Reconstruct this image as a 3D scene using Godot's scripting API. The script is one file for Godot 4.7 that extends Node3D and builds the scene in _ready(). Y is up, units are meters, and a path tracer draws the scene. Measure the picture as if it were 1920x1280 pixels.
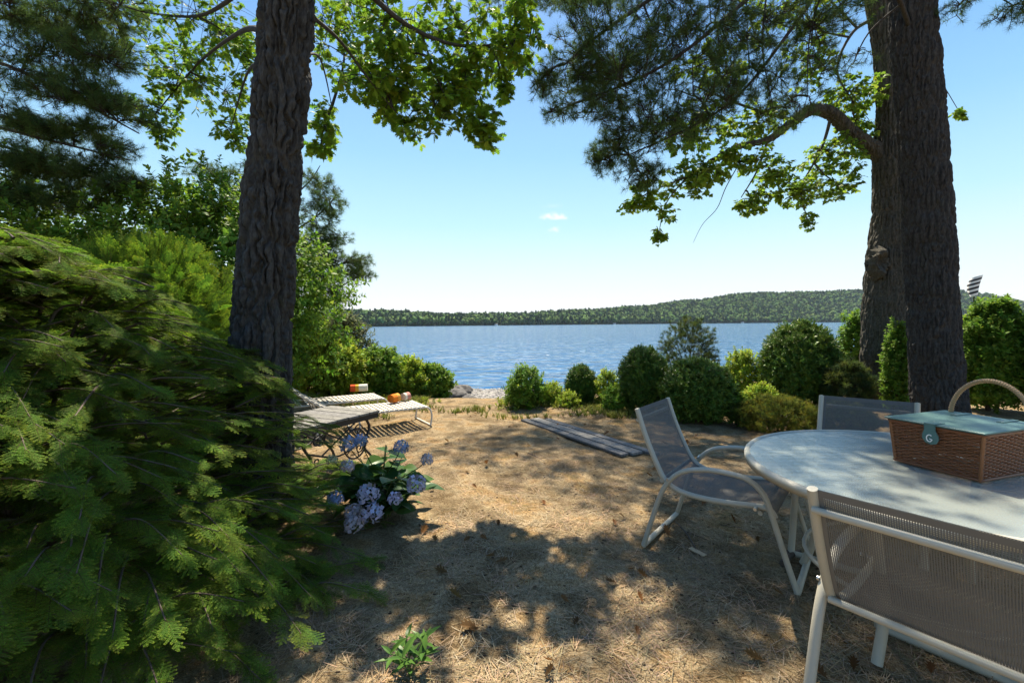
extends Node3D
# A lakeside yard under big trees: patio table and chairs, loungers, hemlocks and the lake with wooded hills beyond.

const F := 850.0            # focal length in pixels of a 1920 x 1280 frame
const EYE := 1.4
const LAKE := -1.1
var cam: Camera3D
var rng := RandomNumberGenerator.new()
var taken := {}
var M := {}
var noise := FastNoiseLite.new()

# ------------------------------------------------------------------ mesh builder
class MB:
	var v := PackedVector3Array()
	var n := PackedVector3Array()
	var c := PackedColorArray()
	var uv := PackedVector2Array()
	var ix := PackedInt32Array()
	var col := Color.WHITE

	func vert(p: Vector3, nn: Vector3, u := Vector2.ZERO) -> int:
		v.append(p)
		n.append(nn)
		c.append(col)
		uv.append(u)
		return v.size() - 1

	func tri(a: int, b: int, d: int) -> void:
		ix.append(a)
		ix.append(b)
		ix.append(d)

	func quad(a: int, b: int, d: int, e: int) -> void:
		tri(a, b, d)
		tri(a, d, e)

	func face(a: Vector3, b: Vector3, d: Vector3) -> void:
		var nn := (d - a).cross(b - a).normalized()
		tri(vert(a, nn), vert(b, nn), vert(d, nn))

	func plate(a: Vector3, b: Vector3, d: Vector3, e: Vector3) -> void:
		var nn := (d - a).cross(b - a).normalized()
		quad(vert(a, nn, Vector2(0, 0)), vert(b, nn, Vector2(1, 0)), vert(d, nn, Vector2(1, 1)), vert(e, nn, Vector2(0, 1)))

	# a swept tube; oval squeezes it along its second axis
	func tube(pts: PackedVector3Array, rad: PackedFloat32Array, sides := 8, cap := true, oval := 1.0, up := Vector3.ZERO) -> void:
		var m := pts.size()
		if m < 2:
			return
		var t0 := (pts[1] - pts[0]).normalized()
		var x := up if up != Vector3.ZERO else (Vector3.UP if absf(t0.y) < 0.9 else Vector3.RIGHT)
		x = (x - t0 * x.dot(t0)).normalized()
		var first := v.size()
		var along := 0.0
		for i in m:
			var t: Vector3
			if i == 0:
				t = t0
			elif i == m - 1:
				t = (pts[i] - pts[i - 1]).normalized()
			else:
				t = (pts[i + 1] - pts[i - 1]).normalized()
			if i > 0:
				along += pts[i].distance_to(pts[i - 1])
			x = (x - t * x.dot(t)).normalized()
			var y := t.cross(x)
			var r: float = rad[i] if i < rad.size() else rad[rad.size() - 1]
			for j in sides:
				var a := TAU * j / sides
				var o := x * cos(a) + y * sin(a) * oval
				vert(pts[i] + o * r, (x * cos(a) * oval + y * sin(a)).normalized(), Vector2(float(j) / sides, along))
		for i in m - 1:
			for j in sides:
				var a := first + i * sides + j
				var b := first + i * sides + (j + 1) % sides
				quad(a, b, b + sides, a + sides)
		if cap:
			for e in 2:
				var k := 0 if e == 0 else m - 1
				var nn := (pts[0] - pts[1]).normalized() if e == 0 else (pts[m - 1] - pts[m - 2]).normalized()
				var ce := vert(pts[k] + nn * (rad[mini(k, rad.size() - 1)] * 0.3), nn)
				for j in sides:
					var p1 := vert(v[first + k * sides + j], nn)
					var p2 := vert(v[first + k * sides + (j + 1) % sides], nn)
					tri(ce, p1, p2)

	# a chamfered box
	func box(at: Transform3D, size: Vector3, bev := 0.003) -> void:
		var h := size * 0.5
		bev = minf(bev, minf(h.x, minf(h.y, h.z)) * 0.9)
		var id := {}
		for k in 8:
			var s := Vector3(1 if k & 1 else -1, 1 if k & 2 else -1, 1 if k & 4 else -1)
			for ax in 3:
				var p := s * (h - Vector3.ONE * bev)
				p[ax] = s[ax] * h[ax]
				var nn := Vector3.ZERO
				nn[ax] = s[ax]
				id[k * 3 + ax] = vert(at * p, (at.basis * nn).normalized(), Vector2(p.x + p.y, p.z))
		for ax in 3:
			var b1 := 1 << ((ax + 1) % 3)
			var b2 := 1 << ((ax + 2) % 3)
			for e in 2:
				var k0 := (1 << ax) * e
				quad(id[k0 * 3 + ax], id[(k0 | b1) * 3 + ax], id[(k0 | b1 | b2) * 3 + ax], id[(k0 | b2) * 3 + ax])
			var o1 := (ax + 1) % 3
			var o2 := (ax + 2) % 3
			for e in 4:
				var k1: int = (b1 if e & 1 else 0) | (b2 if e & 2 else 0)
				var k2 := k1 | (1 << ax)
				quad(id[k1 * 3 + o1], id[k2 * 3 + o1], id[k2 * 3 + o2], id[k1 * 3 + o2])
		for k in 8:
			tri(id[k * 3], id[k * 3 + 1], id[k * 3 + 2])

	func mesh(mat: Material, own_normals := true) -> ArrayMesh:
		# wind every face so that its front is where its normals point
		for k in range(0, ix.size(), 3):
			var a := ix[k]
			var b := ix[k + 1]
			var d := ix[k + 2]
			if (v[d] - v[a]).cross(v[b] - v[a]).dot(n[a] + n[b] + n[d]) < 0.0:
				ix[k + 1] = d
				ix[k + 2] = b
		var arr := []
		arr.resize(Mesh.ARRAY_MAX)
		arr[Mesh.ARRAY_VERTEX] = v
		arr[Mesh.ARRAY_NORMAL] = n
		arr[Mesh.ARRAY_COLOR] = c
		arr[Mesh.ARRAY_TEX_UV] = uv
		arr[Mesh.ARRAY_INDEX] = ix
		var am := ArrayMesh.new()
		am.add_surface_from_arrays(Mesh.PRIMITIVE_TRIANGLES, arr)
		am.surface_set_material(0, mat)
		return am

	# smooth normals of a grid of rows x cols starting at vertex 0
	func grid(rows: int, cols: int, closed := false) -> void:
		for i in rows - 1:
			for j in (cols if closed else cols - 1):
				var a := i * cols + j
				var b := i * cols + (j + 1) % cols
				quad(a, b, b + cols, a + cols)
		for i in rows:
			for j in cols:
				var l := i * cols + ((j - 1 + cols) % cols if closed else maxi(j - 1, 0))
				var r := i * cols + ((j + 1) % cols if closed else mini(j + 1, cols - 1))
				var dn := maxi(i - 1, 0) * cols + j
				var u := mini(i + 1, rows - 1) * cols + j
				var nn := (v[r] - v[l]).cross(v[u] - v[dn]).normalized()
				if nn.dot(n[i * cols + j]) < 0.0:
					nn = -nn
				n[i * cols + j] = nn

# ------------------------------------------------------------------ helpers
func ray(px: float, py: float) -> Vector3:
	return cam.transform.basis * Vector3((px - 960.0) / F, (640.0 - py) / F, -1.0)

func P(px: float, py: float, depth: float) -> Vector3:
	var d := ray(px, py)
	return cam.position + d * (depth / -d.z)

func G(px: float, py: float, y := 0.0) -> Vector3:
	var d := ray(px, py)
	return cam.position + d * ((y - EYE) / d.y)

func numbered(called: String) -> String:
	var k: int = taken.get(called, -1) + 1
	taken[called] = k
	return called if k == 0 else "%s_%03d" % [called, k]

func thing(called: String, label: String, category: String, at := Vector3.ZERO, turn := 0.0, group := "") -> Node3D:
	var o := Node3D.new()
	o.name = numbered(called)
	add_child(o)
	o.position = at
	o.rotation.y = turn
	tag(o, label, category, group)
	return o

func tag(o: Node, label: String, category: String, group := "") -> void:
	o.set_meta("label", label)
	o.set_meta("category", category)
	if group:
		o.set_meta("group", group)

func part(called: String, mesh: Mesh, parent: Node, at := Transform3D.IDENTITY) -> MeshInstance3D:
	var o := MeshInstance3D.new()
	o.name = called
	o.mesh = mesh
	o.transform = at
	parent.add_child(o, true)
	return o

func struct(called: String, mesh: Mesh) -> MeshInstance3D:
	var o := part(called, mesh, self)
	o.set_meta("kind", "structure")
	return o

func relabel(src: Node3D, label: String, at: Vector3, turn: float) -> Node3D:
	var o: Node3D = src.duplicate()
	o.name = numbered(str(src.name))
	add_child(o)
	o.position = at
	o.rotation.y = turn
	o.set_meta("label", label)
	return o

func lin(r: float, g: float, b: float) -> Color:
	return Color(r, g, b).linear_to_srgb()

func mat(color: Color, rough := 0.7, spec := 0.5) -> StandardMaterial3D:
	var m := StandardMaterial3D.new()
	m.albedo_color = color
	m.roughness = rough
	m.metallic_specular = spec
	return m

func leafmat(tint: Color, rough: float, back: float) -> StandardMaterial3D:
	var m := mat(tint, rough, 0.22)
	m.vertex_color_use_as_albedo = true
	m.cull_mode = BaseMaterial3D.CULL_DISABLED
	m.backlight_enabled = true
	m.backlight = Color(back, back, back * 0.75).linear_to_srgb()
	return m

func noise_tex(freq: float, size: int, kind := FastNoiseLite.TYPE_SIMPLEX_SMOOTH, ramp: Array = [], octaves := 4, seed_ := 1) -> NoiseTexture2D:
	var f := FastNoiseLite.new()
	f.noise_type = kind
	f.frequency = freq
	f.fractal_octaves = octaves
	f.seed = seed_
	var t := NoiseTexture2D.new()
	t.width = size
	t.height = size
	t.seamless = true
	t.noise = f
	if ramp.size():
		var g := Gradient.new()
		g.offsets = PackedFloat32Array(ramp.map(func(x): return x[0]))
		g.colors = PackedColorArray(ramp.map(func(x): return x[1]))
		t.color_ramp = g
	return t

func rf(a: float, b: float) -> float:
	return rng.randf_range(a, b)

func rdir() -> Vector3:
	var z := rf(-1, 1)
	var a := rf(0, TAU)
	var r := sqrt(1 - z * z)
	return Vector3(r * cos(a), z, r * sin(a))

func curve(pts: Array, steps := 6) -> PackedVector3Array:
	var out := PackedVector3Array()
	for i in pts.size() - 1:
		var a: Vector3 = pts[maxi(i - 1, 0)]
		var b: Vector3 = pts[i]
		var d: Vector3 = pts[i + 1]
		var e: Vector3 = pts[mini(i + 2, pts.size() - 1)]
		for k in steps:
			out.append(b.cubic_interpolate(d, a, e, float(k) / steps))
	out.append(pts[pts.size() - 1])
	return out

func taper(m: int, a: float, b: float) -> PackedFloat32Array:
	var r := PackedFloat32Array()
	for i in m:
		r.append(lerpf(a, b, float(i) / maxf(m - 1, 1)))
	return r

func even(m: int, a: float) -> PackedFloat32Array:
	return taper(m, a, a)

func facing(dir: Vector3, normal: Vector3, size: float, at: Vector3) -> Transform3D:
	var y := dir.normalized()
	var z := (normal - y * normal.dot(y))
	if z.length_squared() < 1e-6:
		z = Vector3(y.y, y.z, y.x).cross(y)
	z = z.normalized()
	return Transform3D(Basis(y.cross(z) * size, y * size, z * size), at)

func multi(called: String, mesh: Mesh, xf: Array, tints: Array, parent: Node) -> MultiMeshInstance3D:
	var mm := MultiMesh.new()
	mm.transform_format = MultiMesh.TRANSFORM_3D
	mm.use_colors = true
	mm.mesh = mesh
	mm.instance_count = xf.size()
	for i in xf.size():
		mm.set_instance_transform(i, xf[i])
		mm.set_instance_color(i, tints[i])
	var o := MultiMeshInstance3D.new()
	o.name = called
	o.multimesh = mm
	o.set_meta("kind", "stuff")
	parent.add_child(o, true)
	return o

# pieces of foliage: those that show largest become parts of their own, the rest one mass for each mesh
func foliage(parent: Node3D, called: String, piece: String, meshes: Array, xf: Array, tints: Array, singles := 0) -> void:
	var inv := cam.transform.affine_inverse()
	var chosen := {}
	if singles > 0:
		var order := []
		for i in xf.size():
			var t: Transform3D = xf[i]
			var q := inv * (parent.transform * t.origin)
			if q.z < -0.4:
				var u := q.x / -q.z * F
				var w := q.y / -q.z * F
				if absf(u) < 930 and absf(w) < 620:
					order.append([t.basis.y.length() / -q.z, i])
		order.sort_custom(func(a, b): return a[0] > b[0])
		for k in mini(singles, order.size()):
			chosen[order[k][1]] = true
	var sets := []
	var cols := []
	for m in meshes:
		sets.append([])
		cols.append([])
	for i in xf.size():
		var k := i % meshes.size()
		if chosen.has(i):
			part(piece, meshes[k], parent, xf[i])
		else:
			sets[k].append(xf[i])
			cols[k].append(tints[i])
	for k in meshes.size():
		if sets[k].size():
			multi(called, meshes[k], sets[k], cols[k], parent)

func tint(spread := 0.3) -> Color:
	var b := rf(1.0 - spread, 1.0 + spread)
	return Color(b * rf(0.85, 1.2), b, b * rf(0.75, 1.15))

# ------------------------------------------------------------------ leaves
# half outlines: (place along the midrib, half width)
const OAK := [[0.0, 0.012], [0.14, 0.015], [0.2, 0.06], [0.31, 0.2], [0.3, 0.07], [0.5, 0.33], [0.46, 0.09], [0.7, 0.36], [0.64, 0.1], [0.86, 0.22], [0.82, 0.09], [1.0, 0.0]]
const MAPLE := [[0.0, 0.01], [0.2, 0.012], [0.2, 0.2], [0.28, 0.42], [0.42, 0.3], [0.56, 0.5], [0.62, 0.26], [0.72, 0.2], [0.82, 0.17], [1.0, 0.0]]
const OVATE := [[0.0, 0.01], [0.1, 0.02], [0.25, 0.22], [0.45, 0.3], [0.7, 0.2], [1.0, 0.0]]
const BROAD := [[0.0, 0.012], [0.12, 0.02], [0.2, 0.2], [0.38, 0.34], [0.55, 0.36], [0.75, 0.25], [0.9, 0.1], [1.0, 0.0]]
const LANCE := [[0.0, 0.02], [0.3, 0.13], [0.6, 0.12], [1.0, 0.0]]

func add_leaf(b: MB, at: Transform3D, outline: Array, fold := 0.12, droop := 0.15, wave := 0.0) -> void:
	var pm := []
	for side in [-1.0, 1.0]:
		var mid := PackedInt32Array()
		var edge := PackedInt32Array()
		for k in outline.size():
			var o: Array = outline[k]
			var t: float = o[0]
			var w: float = o[1]
			var tm := t if outline[mini(k + 1, outline.size() - 1)][0] >= t else t
			var zz := -droop * t * t
			var ww := wave * sin(t * 17.0 + side)
			var nn := (at.basis * Vector3(-side * fold, droop * t * 2.0, 1)).normalized()
			mid.append(b.vert(at * Vector3(0, tm * 0.98, zz), nn, Vector2(0.5, t)))
			edge.append(b.vert(at * Vector3(side * w, t, zz + fold * w + ww * w), nn, Vector2(0.5 + side * 0.5 * w, t)))
		for k in outline.size() - 1:
			b.quad(mid[k], edge[k], edge[k + 1], mid[k + 1])

func leaf_mesh(outline: Array, m: Material, color: Color, fold := 0.12, droop := 0.2) -> ArrayMesh:
	var b := MB.new()
	b.col = color
	add_leaf(b, Transform3D.IDENTITY, outline, fold, droop)
	return b.mesh(m)

# a twig end with several leaves, one unit long
func sprig_mesh(outline: Array, m: Material, color: Color, count: int, leaf: float, spread: float, seed_: int) -> ArrayMesh:
	rng.seed = seed_
	var b := MB.new()
	b.col = Color(0.09, 0.06, 0.03)
	b.tube(PackedVector3Array([Vector3.ZERO, Vector3(0.01, 0.4, 0.02), Vector3(0, 0.8, 0)]), taper(3, 0.018, 0.008), 3, false)
	for k in count:
		var t := float(k) / count
		var a := k * 2.4 + rf(-0.4, 0.4)
		var side := Vector3(cos(a), 0, sin(a))
		var dir := (side * spread + Vector3.UP * lerpf(0.35, 1.2, t) + rdir() * 0.25).normalized()
		var nn := (Vector3.UP * 0.9 - side * 0.5 + rdir() * 0.35)
		var g := rf(0.8, 1.25)
		b.col = Color(color.r * g * rf(0.85, 1.2), color.g * g, color.b * g)
		add_leaf(b, facing(dir, nn, leaf * rf(0.7, 1.15), Vector3(0, lerpf(0.1, 0.8, t), 0)), outline, 0.15, 0.2)
	return b.mesh(m)

# a bundle of long pine needles round a twig end
func tuft_mesh(m: Material, color: Color, count: int, len_: float, width: float, seed_: int) -> ArrayMesh:
	rng.seed = seed_
	var b := MB.new()
	b.col = Color(0.06, 0.04, 0.025)
	b.tube(PackedVector3Array([Vector3.ZERO, Vector3(0, 0.7, 0)]), taper(2, 0.02, 0.012), 4, false)
	for k in count:
		var t := sqrt(rf(0.02, 1.0))
		var a := rf(0, TAU)
		var out := Vector3(cos(a), 0, sin(a))
		var dir := (out * rf(0.35, 1.2) + Vector3.UP * rf(0.0, 1.0)).normalized()
		var p := Vector3(0, 0.25 + t * 0.4, 0)
		var e := p + dir * len_ * rf(0.75, 1.1) + Vector3(0, -0.06, 0)
		var w := dir.cross(rdir()).normalized() * width
		var g := rf(0.75, 1.3)
		b.col = Color(color.r * g, color.g * g, color.b * g)
		b.face(p - w, p + w, e)
	return b.mesh(m)

# a flat, feathery hemlock spray, one unit long, lying in x-y with its upper side towards +z
func spray_mesh(m: Material, old: Color, young: Color, seed_: int) -> ArrayMesh:
	rng.seed = seed_
	var b := MB.new()
	b.col = Color(0.10, 0.065, 0.035)
	var bend := func(y: float) -> float: return -0.16 * y * y
	var ax := PackedVector3Array()
	for k in 6:
		var y := k / 5.0 * 0.95
		ax.append(Vector3(0, y, bend.call(y)))
	b.tube(ax, taper(6, 0.010, 0.003), 4, false)
	var twigs := []
	var y := 0.06
	var s := 1.0
	while y < 0.93:
		var l := 0.34 * sin(PI * (0.16 + 0.80 * y)) * rf(0.5, 1.15)
		twigs.append([y, s, l])
		s = -s
		y += rf(0.05, 0.075)
	twigs.append([0.5, 0.0, 0.5])
	for t in twigs:
		var p := Vector3(0, t[0], bend.call(t[0]))
		var dir := Vector3(t[1] * 0.85, 0.62 if t[1] != 0.0 else 1.0, rf(-0.12, 0.02)).normalized()
		var l: float = t[2]
		if t[1] != 0.0:
			b.col = Color(0.12, 0.08, 0.035)
			b.tube(PackedVector3Array([p, p + dir * l]), taper(2, 0.005, 0.002), 3, false)
		var k := 0.0
		while k < l:
			for sd in [-1.0, 1.0]:
				var q := p + dir * k + Vector3(0, 0, -0.1 * k * k)
				if t[1] == 0.0:
					q = Vector3(0, t[0] + k, bend.call(t[0] + k))
				var f := k / l
				var ne : Vector3 = (dir * 0.42 + Vector3(dir.y, -dir.x, 0) * sd + Vector3(0, 0, rf(-0.05, 0.3))).normalized()
				var nl := 0.056 * rf(0.7, 1.2) * (1.0 - 0.45 * f * f)
				var w : Vector3 = ne.cross(Vector3(0, 0, 1)).normalized() * 0.0085
				# this year's growth at the twig ends is a lighter, yellower green
				var c := old.lerp(young, smoothstep(0.6, 0.95, f) * rf(0.5, 1.0))
				var g := rf(0.8, 1.2)
				b.col = Color(c.r * g, c.g * g, c.b * g)
				var nn := (Vector3(0, 0, 1) + rdir() * 0.25).normalized()
				var i0 := b.vert(q - w * 0.5, nn)
				var i1 := b.vert(q + ne * nl * 0.5 - w, nn)
				var i2 := b.vert(q + ne * nl, nn)
				var i3 := b.vert(q + ne * nl * 0.5 + w, nn)
				b.quad(i0, i1, i2, i3)
			k += 0.024
	return b.mesh(m)

# ------------------------------------------------------------------ trees
# a trunk or thick limb with bark as real relief; u and v in metres
func bark(centres: Array, radii: Array, rows: int, cols: int, kind: String, m: Material, seed_: int) -> ArrayMesh:
	var b := MB.new()
	var cell := FastNoiseLite.new()
	cell.noise_type = FastNoiseLite.TYPE_CELLULAR
	cell.cellular_return_type = FastNoiseLite.RETURN_DISTANCE2_SUB
	cell.cellular_jitter = 0.9
	cell.frequency = 1.0
	cell.fractal_type = FastNoiseLite.FRACTAL_NONE
	cell.seed = seed_
	var soft := FastNoiseLite.new()
	soft.noise_type = FastNoiseLite.TYPE_SIMPLEX_SMOOTH
	soft.frequency = 1.0
	soft.fractal_octaves = 3
	soft.seed = seed_ + 5
	var across := 21.0
	var along := 1.7
	var deep := 0.04
	var lichen := 0.35
	if kind == "pine":
		across = 20.0
		along = 2.8
		deep = 0.028
	elif kind == "maple":
		across = 19.0
		along = 2.4
		deep = 0.022
		lichen = 0.8
	var path := curve(centres, 8)
	var last := path.size() - 1
	var x := Vector3.RIGHT
	for i in rows:
		var f := float(i) / (rows - 1)
		var g := f * last
		var k := mini(int(g), last - 1)
		var p := path[k].lerp(path[k + 1], g - k)
		var t := (path[mini(k + 2, last)] - path[maxi(k - 1, 0)]).normalized()
		x = (x - t * x.dot(t)).normalized()
		var y := t.cross(x)
		var gr := f * (radii.size() - 1)
		var kr := mini(int(gr), radii.size() - 2)
		var r: float = cubic_interpolate(radii[kr], radii[kr + 1], radii[maxi(kr - 1, 0)], radii[mini(kr + 2, radii.size() - 1)], gr - kr)
		for j in cols:
			var a := TAU * j / cols
			var o := x * cos(a) + y * sin(a)
			var q := p + o * r
			var wob := soft.get_noise_3d(q.x * 2.0, q.y * 2.0, q.z * 2.0)
			var wx := soft.get_noise_3d(q.x * 9.0, q.y * 5.0, q.z * 9.0 + 40.0) * 0.028
			var e := cell.get_noise_3d((q.x + wx) * across, (q.y + wob * 0.06) * along, (q.z - wx) * across)
			var plate := smoothstep(-1.0, -0.62, e)
			var rough := soft.get_noise_3d(q.x * 34.0, q.y * 11.0, q.z * 34.0)
			var d := plate * deep + rough * deep * 0.35 + wob * r * 0.07 - deep * 0.6
			var tone := soft.get_noise_3d(q.x * 6.0 + 9.0, q.y * 2.2, q.z * 6.0) * 0.35 + soft.get_noise_3d(q.x * 30.0, q.y * 8.0 + 70.0, q.z * 30.0) * 0.75 + 1.05
			# patches of grey-green lichen
			var moss := smoothstep(0.18, 0.42, soft.get_noise_3d(q.x * 3.1 + 5.0, q.y * 1.6, q.z * 3.1) + 0.35 * soft.get_noise_3d(q.x * 40.0, q.y * 40.0, q.z * 40.0)) * lichen
			b.col = Color(tone, tone, tone).lerp(Color(1.35, 1.5, 1.15), moss)
			b.vert(p + o * (r + d), o, Vector2(a * r, f))
	b.grid(rows, cols, true)
	return b.mesh(m)

func nearest(samples: PackedVector3Array, p: Vector3) -> Vector3:
	var best := samples[0]
	var bd := 1e9
	for s in samples:
		var d := s.distance_squared_to(p)
		if d < bd:
			bd = d
			best = s
	return best

# blobs: [centre, radii, clusters]; limbs: [points, r0, r1]. Fills the blobs with twigs that grow from the nearest limb; leaf(kind) at their ends
func crown(tree: Node3D, limbs: Array, blobs: Array, meshes: Array, wood: Material, kind: String, size: float, singles: int, seed_: int, dense := 1.7) -> void:
	rng.seed = seed_
	var samples := PackedVector3Array()
	for l in limbs:
		var pts := curve(l[0], 6)
		var b := MB.new()
		b.tube(pts, taper(pts.size(), l[1], l[2]), 9, true)
		part("limb", b.mesh(wood), tree)
		samples.append_array(pts)
	var tw := MB.new()
	var xf := []
	var tints := []
	for bl in blobs:
		var c: Vector3 = bl[0]
		var rad: Vector3 = bl[1]
		var root := nearest(samples, c)
		var own := PackedVector3Array([root])
		if root.distance_to(c) > 0.15:
			var mid := root.lerp(c, 0.5) + rdir() * root.distance_to(c) * 0.1 + Vector3.UP * 0.05
			own = curve([root, mid, c], 5)
			tw.tube(own, taper(own.size(), 0.018 if kind != "pine" else 0.014, 0.006), 5, false)
		# short side branches through the blob
		var ends := PackedVector3Array()
		var inner := own.duplicate()
		for k in 5:
			var d := rdir()
			var e := c + Vector3(d.x * rad.x, d.y * rad.y, d.z * rad.z) * 0.75
			var s := nearest(own, e)
			var br := curve([s, s.lerp(e, 0.5) + Vector3.UP * 0.04, e], 3)
			tw.tube(br, taper(br.size(), 0.008, 0.003), 4, false)
			inner.append_array(br)
		for k in int(bl[2] * dense):
			var d := rdir() * pow(rf(0, 1), 0.4)
			var e := c + Vector3(d.x * rad.x, d.y * rad.y, d.z * rad.z)
			# ragged gaps: leave out clusters where a slow noise is low
			if noise.get_noise_3d(e.x * 1.6, e.y * 1.6, e.z * 1.6) < -0.27:
				continue
			var s := nearest(inner, e)
			var out := (e - s).normalized() if e.distance_to(s) > 0.02 else rdir()
			tw.tube(PackedVector3Array([s, s.lerp(e, 0.55) + Vector3.UP * 0.02, e]), taper(3, 0.004, 0.0018), 3, false)
			if kind == "pine":
				for q in 3:
					var dir := (out + rdir() * 0.75 + Vector3.UP * 0.15).normalized()
					xf.append(facing(dir, rdir(), size * rf(0.75, 1.2), e - out * rf(0, 0.16)))
					tints.append(tint(0.25))
			else:
				for q in rng.randi_range(5, 8):
					var a := rf(0, TAU)
					var dir := (out * 0.5 + Vector3(cos(a), rf(-0.75, 0.1), sin(a)) * 0.9).normalized()
					xf.append(facing(dir, Vector3.UP + rdir() * 0.7, size * rf(0.65, 1.15), e - out * rf(0, 0.12)))
					tints.append(tint(0.3))
	part("twigs", tw.mesh(wood), tree).set_meta("kind", "stuff")
	foliage(tree, "crown", "leaf" if kind != "pine" else "needle_tuft", meshes, xf, tints, singles)

func blob(px: float, py: float, depth: float, rx: float, ry: float, rd: float, count: int) -> Array:
	return [P(px, py, depth), Vector3(rx * depth / F, ry * depth / F, rd), count]

# a shrub: stems from its base and leafy shoots through a rounded volume
func shrub(called: String, label: String, category: String, group: String, base: Vector3, rad: Vector3, meshes: Array, size: float, count: int, loose: float, seed_: int, singles := 0, wood: Material = null) -> Node3D:
	rng.seed = seed_
	var t := thing(called, label, category, base, 0.0, group)
	var c := Vector3(0, rad.y * 0.5, 0)
	for k in 6:
		var b := MB.new()
		var a := k * TAU / 6 + rf(-0.4, 0.4)
		var e := c + Vector3(cos(a) * rad.x * 0.6, rf(0.0, 0.3) * rad.y, sin(a) * rad.z * 0.6)
		var pts := curve([Vector3(cos(a) * 0.05, -0.08, sin(a) * 0.05), Vector3(e.x * 0.4, e.y * 0.5, e.z * 0.4), e], 4)
		b.tube(pts, taper(pts.size(), 0.018, 0.005), 5, false)
		part("stem", b.mesh(wood if wood else M.twig), t)
	var xf := []
	var tints := []
	for k in int(count * (2.3 if loose < 0.2 else 1.7)):
		var d := rdir()
		if d.y < -0.85:
			d.y = -d.y
		var lump := 1.0 + noise.get_noise_3d(d.x * 3.0 + seed_, d.y * 3.0, d.z * 3.0) * (0.12 + loose * 0.5)
		var rr := pow(rf(0.12, 1.0), 0.33) * lump
		var p := c + Vector3(d.x * rad.x, d.y * rad.y * 0.5, d.z * rad.z) * rr
		if p.y < 0.02:
			continue
		var up := Vector3.UP * lerpf(0.25, 0.9, loose)
		var dir := (d + up + rdir() * 0.5).normalized()
		xf.append(facing(dir, rdir(), size * rf(0.7, 1.25), p - dir * size * 0.4))
		tints.append(tint(0.28))
	foliage(t, "foliage", "shoot", meshes, xf, tints, singles)
	return t

# ------------------------------------------------------------------ setting
func ground_y(x: float, d: float) -> float:
	var edge := 8.1 + smoothstep(-1.8, -6.0, x) * 4.0 + smoothstep(2.0, 8.0, x) * 2.5
	var y := -0.95 * smoothstep(edge, edge + 5.5, d) - 0.3 * smoothstep(edge + 5.0, edge + 12.5, d) - 2.5 * smoothstep(edge + 10.0, edge + 40.0, d)
	y += 0.012 * noise.get_noise_2d(x * 3.0, d * 3.0) + 0.03 * noise.get_noise_2d(x * 0.6 + 50.0, d * 0.6)
	return y

func spread(n: int, near: float, far: float, power: float) -> PackedFloat32Array:
	var r := PackedFloat32Array()
	for i in n:
		var t := 2.0 * i / (n - 1) - 1.0
		r.append(signf(t) * (absf(t) * near + pow(absf(t), power) * far))
	return r

func make_ground() -> void:
	# thatch of dry needles over pale sand
	var im := Image.create(1024, 1024, false, Image.FORMAT_RGB8)
	rng.seed = 5
	var fine := noise_free(0.045, 3, 11)
	for y in 1024:
		for x in 1024:
			var a := TAU * x / 1024.0
			var e := TAU * y / 1024.0
			var v := fine.get_noise_3d(cos(a) * 160, sin(a) * 160 + cos(e) * 160, sin(e) * 160)
			var g := rng.randf()
			var c := Color(0.54, 0.495, 0.41).lerp(Color(0.69, 0.64, 0.55), clampf(v * 0.9 + 0.5 + (g - 0.5) * 0.5, 0, 1))
			if g > 0.985:
				c = c * 0.55
			im.set_pixel(x, y, c)
	var hues := [Color(0.40, 0.31, 0.22), Color(0.49, 0.39, 0.27), Color(0.76, 0.68, 0.54), Color(0.34, 0.28, 0.21), Color(0.82, 0.75, 0.62), Color(0.54, 0.45, 0.34)]
	for k in 15000:
		var p := Vector2(rf(0, 1024), rf(0, 1024))
		var a := rf(0, TAU)
		var c: Color = hues[rng.randi() % hues.size()]
		var l := rng.randi_range(10, 34)
		var bend := rf(-0.02, 0.02)
		for s in l:
			im.set_pixel(posmod(int(p.x), 1024), posmod(int(p.y), 1024), c)
			p += Vector2(cos(a), sin(a))
			a += bend
	var soil := ImageTexture.create_from_image(im)
	var m := mat(Color(0.93, 0.92, 0.90), 0.95, 0.2)
	m.albedo_texture = soil
	m.uv1_scale = Vector3.ONE * 0.85
	m.heightmap_enabled = true
	m.heightmap_texture = soil
	m.heightmap_scale = 1.6
	m.detail_enabled = true
	m.detail_blend_mode = BaseMaterial3D.BLEND_MODE_MUL
	m.detail_albedo = noise_tex(0.012, 512, FastNoiseLite.TYPE_SIMPLEX_SMOOTH, [[0.0, Color(0.62, 0.57, 0.5)], [0.4, Color(0.86, 0.83, 0.78)], [0.55, Color(1, 0.98, 0.94)], [0.75, Color(0.97, 0.88, 0.76)], [1.0, Color(0.74, 0.74, 0.64)]], 5, 7)
	m.detail_uv_layer = BaseMaterial3D.DETAIL_UV_2
	m.uv2_triplanar = true
	m.uv2_world_triplanar = true
	m.uv2_scale = Vector3.ONE * 0.31
	var xs := spread(261, 9.0, 2600.0, 9.0)
	var zs := spread(301, 11.0, 2600.0, 9.0)
	var b := MB.new()
	for z in zs:
		for x in xs:
			b.vert(Vector3(x, ground_y(x, -z), z), Vector3.UP, Vector2(x, z))
	b.grid(zs.size(), xs.size())
	struct("ground", b.mesh(m))

func noise_free(freq: float, octaves: int, seed_: int) -> FastNoiseLite:
	var f := FastNoiseLite.new()
	f.noise_type = FastNoiseLite.TYPE_SIMPLEX_SMOOTH
	f.frequency = freq
	f.fractal_octaves = octaves
	f.seed = seed_
	return f

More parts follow.
